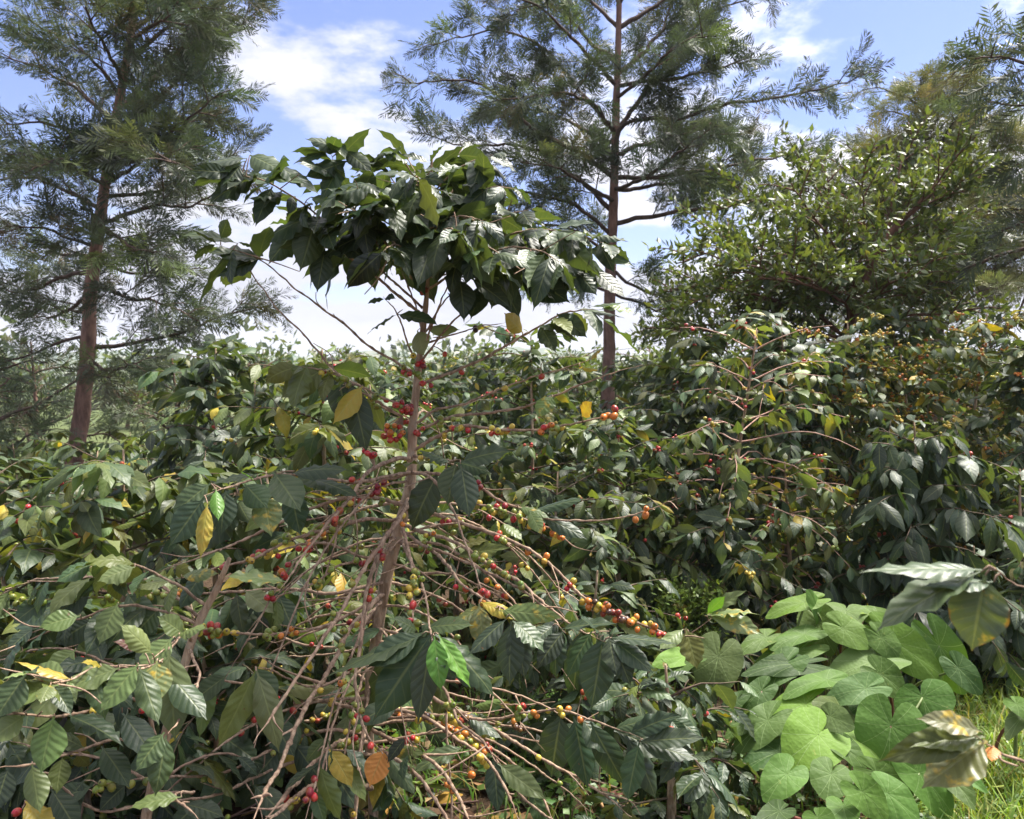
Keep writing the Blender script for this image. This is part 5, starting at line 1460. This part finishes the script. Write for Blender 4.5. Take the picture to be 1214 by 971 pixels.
# fallen leaves and sticks
lv = Leaves()
for i in range(3200):
    Y = rng.uniform(1.7, 5.0)
    x = gx(rng.uniform(-60, 1280), Y)
    c = [(0.16, 0.09, 0.05), (0.09, 0.05, 0.03), (0.26, 0.16, 0.08), (0.34, 0.22, 0.05)][rng.integers(4)]
    lv.add(np.array([x, Y, gz(x, Y) + rng.uniform(0.004, 0.03)]), np.append(rng.normal(0, 1, 2), rng.normal(0, .2)), UP + rng.normal(0, .35, 3), rng.uniform(0.06, 0.13), np.append(jit(c, .2), 0), 1.0)
mb = MB()
lv.into(mb, BANK_FAR)
for i in range(260):
    Y = rng.uniform(1.8, 4.2)
    x = gx(rng.uniform(-40, 900), Y)
    a = rng.uniform(0, 3.14)
    d = np.array([math.cos(a), math.sin(a), rng.normal(0, .06)]) * rng.uniform(.08, .3)
    c = np.array([x, Y, gz(x, Y) + .02])
    pp, _ = smooth_path([c - d, c + rng.normal(0, .015, 3), c + d], .04)
    mb.tube(pp, rng.uniform(.002, .005), 4, col=np.append(jit((.2, .14, .10), .2), 0))
tag(mb.build('leaf_litter', M_LITTER), 'dry brown fallen leaves and sticks on the ground', None, None, 'stuff')

# crumpled white sheet
nx, ny = 26, 16
uu, vv = np.meshgrid(np.linspace(-1, 1, nx), np.linspace(-1, 1, ny))
zz = 0.03 + 0.014 * np.sin(uu * 5 + vv * 3) + 0.009 * np.sin(uu * 9 - vv * 7 + 1) + 0.003 * rng.normal(0, 1, uu.shape) + 0.05 * np.maximum(0, vv) + 0.03 * (1 - uu ** 2)
c0 = np.array([gx(640, 3.4), 3.4, 0.0])
V = np.stack([c0[0] + uu * 0.16 * (1 + .12 * np.sin(vv * 4)), c0[1] + vv * 0.10, np.maximum(c0[2] + zz, 0.02)], -1)
idx = np.arange(nx * ny).reshape(ny, nx)
F1 = np.stack([idx[:-1, :-1], idx[:-1, 1:], idx[1:, 1:], idx[1:, :-1]], -1).reshape(-1, 4)
mb = MB()
mb.add(V, F1)
V2 = V.copy()
V2[..., 2] -= 0.006
mb.add(V2, F1[:, ::-1])
for e in (idx[0], idx[-1], idx[:, 0], idx[:, -1]):
    k = len(e)
    Vf, V2f = V.reshape(-1, 3), V2.reshape(-1, 3)
    mb.add(np.concatenate([Vf[e], V2f[e]]), [[i, i + 1, k + i + 1, k + i] for i in range(k - 1)])
tag(mb.build('plastic_sheet', simple_material('white_plastic', (0.8, 0.8, 0.8, 1), 0.5, 0.4, noise=0.1)), 'crumpled white sheet lying behind the dry stems at the foot of the tall coffee tree', 'sheet')

# overhead wires in the distance
M_WIRE = simple_material('dark_wire', (0.05, 0.05, 0.055, 1), 0.6, 0.3, noise=0.1)
for (xa, ya, xb, yb, lb) in [(560, 432, 1300, 330, 'topmost thin overhead wire in the gap right of the straight trunk'), (560, 437, 1300, 350, 'second thin overhead wire from the top, right of the straight trunk'), (540, 444, 1300, 372, 'lowest thin overhead wire right of the straight trunk')]:
    p0, p1 = P(xa, ya, 34), P(xb, yb, 30)
    m = (p0 + p1) / 2 - UP * 0.35
    pp, _ = smooth_path([p0, m, p1], 0.8)
    mb = MB()
    mb.tube(pp, 0.011, 6)
    tag(mb.build('overhead_wire', M_WIRE), lb, 'wire', 'overhead wires')

# ------------------------------------------------------------------ air
bx = MB()
hs, zb, zt = 3700.0, -14.0, 75.0
bx.add([(-hs, -hs, zb), (hs, -hs, zb), (hs, hs, zb), (-hs, hs, zb), (-hs, -hs, zt), (hs, -hs, zt), (hs, hs, zt), (-hs, hs, zt)],
       [[3, 2, 1, 0], [4, 5, 6, 7], [0, 1, 5, 4], [1, 2, 6, 5], [2, 3, 7, 6], [3, 0, 4, 7]])
hz = bpy.data.materials.new('haze_air')
hz.use_nodes = True
hz.node_tree.nodes.clear()
ho = hz.node_tree.nodes.new('ShaderNodeOutputMaterial')
hv = hz.node_tree.nodes.new('ShaderNodeVolumePrincipled')
hv.inputs['Color'].default_value = (0.86, 0.90, 0.97, 1)
hv.inputs['Density'].default_value = 0.0006
hz.node_tree.links.new(hv.outputs[0], ho.inputs['Volume'])
tag(bx.build('haze', hz, smooth=False), 'thin pale haze in the air', None, None, 'stuff')

# ------------------------------------------------------------------ light
SUN_EL, SUN_AZ = R(60), R(58)        # azimuth measured from +Y (view direction) towards +X
sun_dir = np.array([math.sin(SUN_AZ) * math.cos(SUN_EL), math.cos(SUN_AZ) * math.cos(SUN_EL), math.sin(SUN_EL)])
sd = bpy.data.lights.new('sun', 'SUN')
sd.energy = 5.0
sd.angle = R(14)
sd.color = (1.0, 0.95, 0.87)
so = bpy.data.objects.new('sun', sd)
COL.objects.link(so)
so.location = tuple(sun_dir * 50)
so.rotation_euler = (R(90) - SUN_EL, 0, math.pi - SUN_AZ)

w = bpy.data.worlds.new('World')
scene.world = w
w.use_nodes = True
nt = w.node_tree
nt.nodes.clear()


class NW(N):
    def __init__(self, t):
        self.t = t


g = NW(nt)
sky = g.n('ShaderNodeTexSky', _sky_type='NISHITA', _sun_disc=False, _sun_elevation=SUN_EL, _sun_rotation=SUN_AZ, _air_density=1.0, _dust_density=0.6, _ozone_density=1.2)
tcw = g.n('ShaderNodeTexCoord')
sep = g.n('ShaderNodeSeparateXYZ', i0=tcw.outputs['Generated'])
zc = g.math('ADD', g.math('MAXIMUM', sep.outputs[2], 0.0), 0.16)
cx = g.math('DIVIDE', sep.outputs[0], zc)
cy = g.math('DIVIDE', sep.outputs[1], zc)
cv = g.n('ShaderNodeCombineXYZ', i0=cx, i1=cy, i2=12.6)
n1 = g.noise(1.5, 8, 0.60, cv.outputs[0])
n2 = g.noise(0.6, 3, 0.5, cv.outputs[0])
dens = g.math('ADD', g.math('MULTIPLY', n1.outputs[0], 0.7), g.math('MULTIPLY', n2.outputs[0], 0.45))
low = g.math('SUBTRACT', 1.0, g.step(sep.outputs[2], 0.04, 0.30))
dens = g.math('ADD', dens, g.math('MULTIPLY', low, 0.15))
dens = g.math('ADD', dens, g.math('MULTIPLY', g.step(sep.outputs[2], 0.42, 0.65), 0.18))  # extra cloud high overhead, out of view, added for whiter fill light
cloud = g.step(dens, 0.575, 0.665)
shade = g.step(dens, 0.66, 0.86)
ccol = g.mix(shade, (5.3, 5.3, 5.75, 1), (4.0, 4.05, 4.7, 1))
sdot = g.n('ShaderNodeVectorMath', _operation='DOT_PRODUCT', i0=tcw.outputs['Generated'], i1=tuple(sun_dir))
glow = g.math('POWER', g.math('MAXIMUM', sdot.outputs['Value'], 0.0), 3.5)
ccol = g.mix(1.0, ccol, g.mix(glow, (1, 1, 1, 1), (5.0, 4.8, 4.5, 1)), 'MULTIPLY')  # clouds brighten towards the sun, boosted to add soft fill light
skyc = g.mix(1.0, sky.outputs[0], (0.92, 0.93, 1.28, 1), 'MULTIPLY')
hz_ = g.step(sep.outputs[2], 0.02, 0.22)
ccol = g.mix(1.0, ccol, g.mix(hz_, (0.74, 0.74, 0.82, 1), (1, 1, 1, 1)), 'MULTIPLY')
colr = g.mix(g.math('MULTIPLY', cloud, 0.93), skyc, ccol)
bg = g.n('ShaderNodeBackground', Color=colr, Strength=0.076)
wo = nt.nodes.new('ShaderNodeOutputWorld')
nt.links.new(bg.outputs[0], wo.inputs[0])

# ------------------------------------------------------------------ render settings
scene.view_settings.view_transform = 'Standard'
scene.view_settings.look = 'None'
scene.view_settings.gamma = 1
scene.view_settings.exposure = 1.15
scene.view_settings.use_curve_mapping = False
cy_ = scene.cycles
cy_.max_bounces = 6
cy_.diffuse_bounces = 3
cy_.glossy_bounces = 2
cy_.transmission_bounces = 4
cy_.transparent_max_bounces = 4
cy_.use_denoising = True
scene.render.film_transparent = False
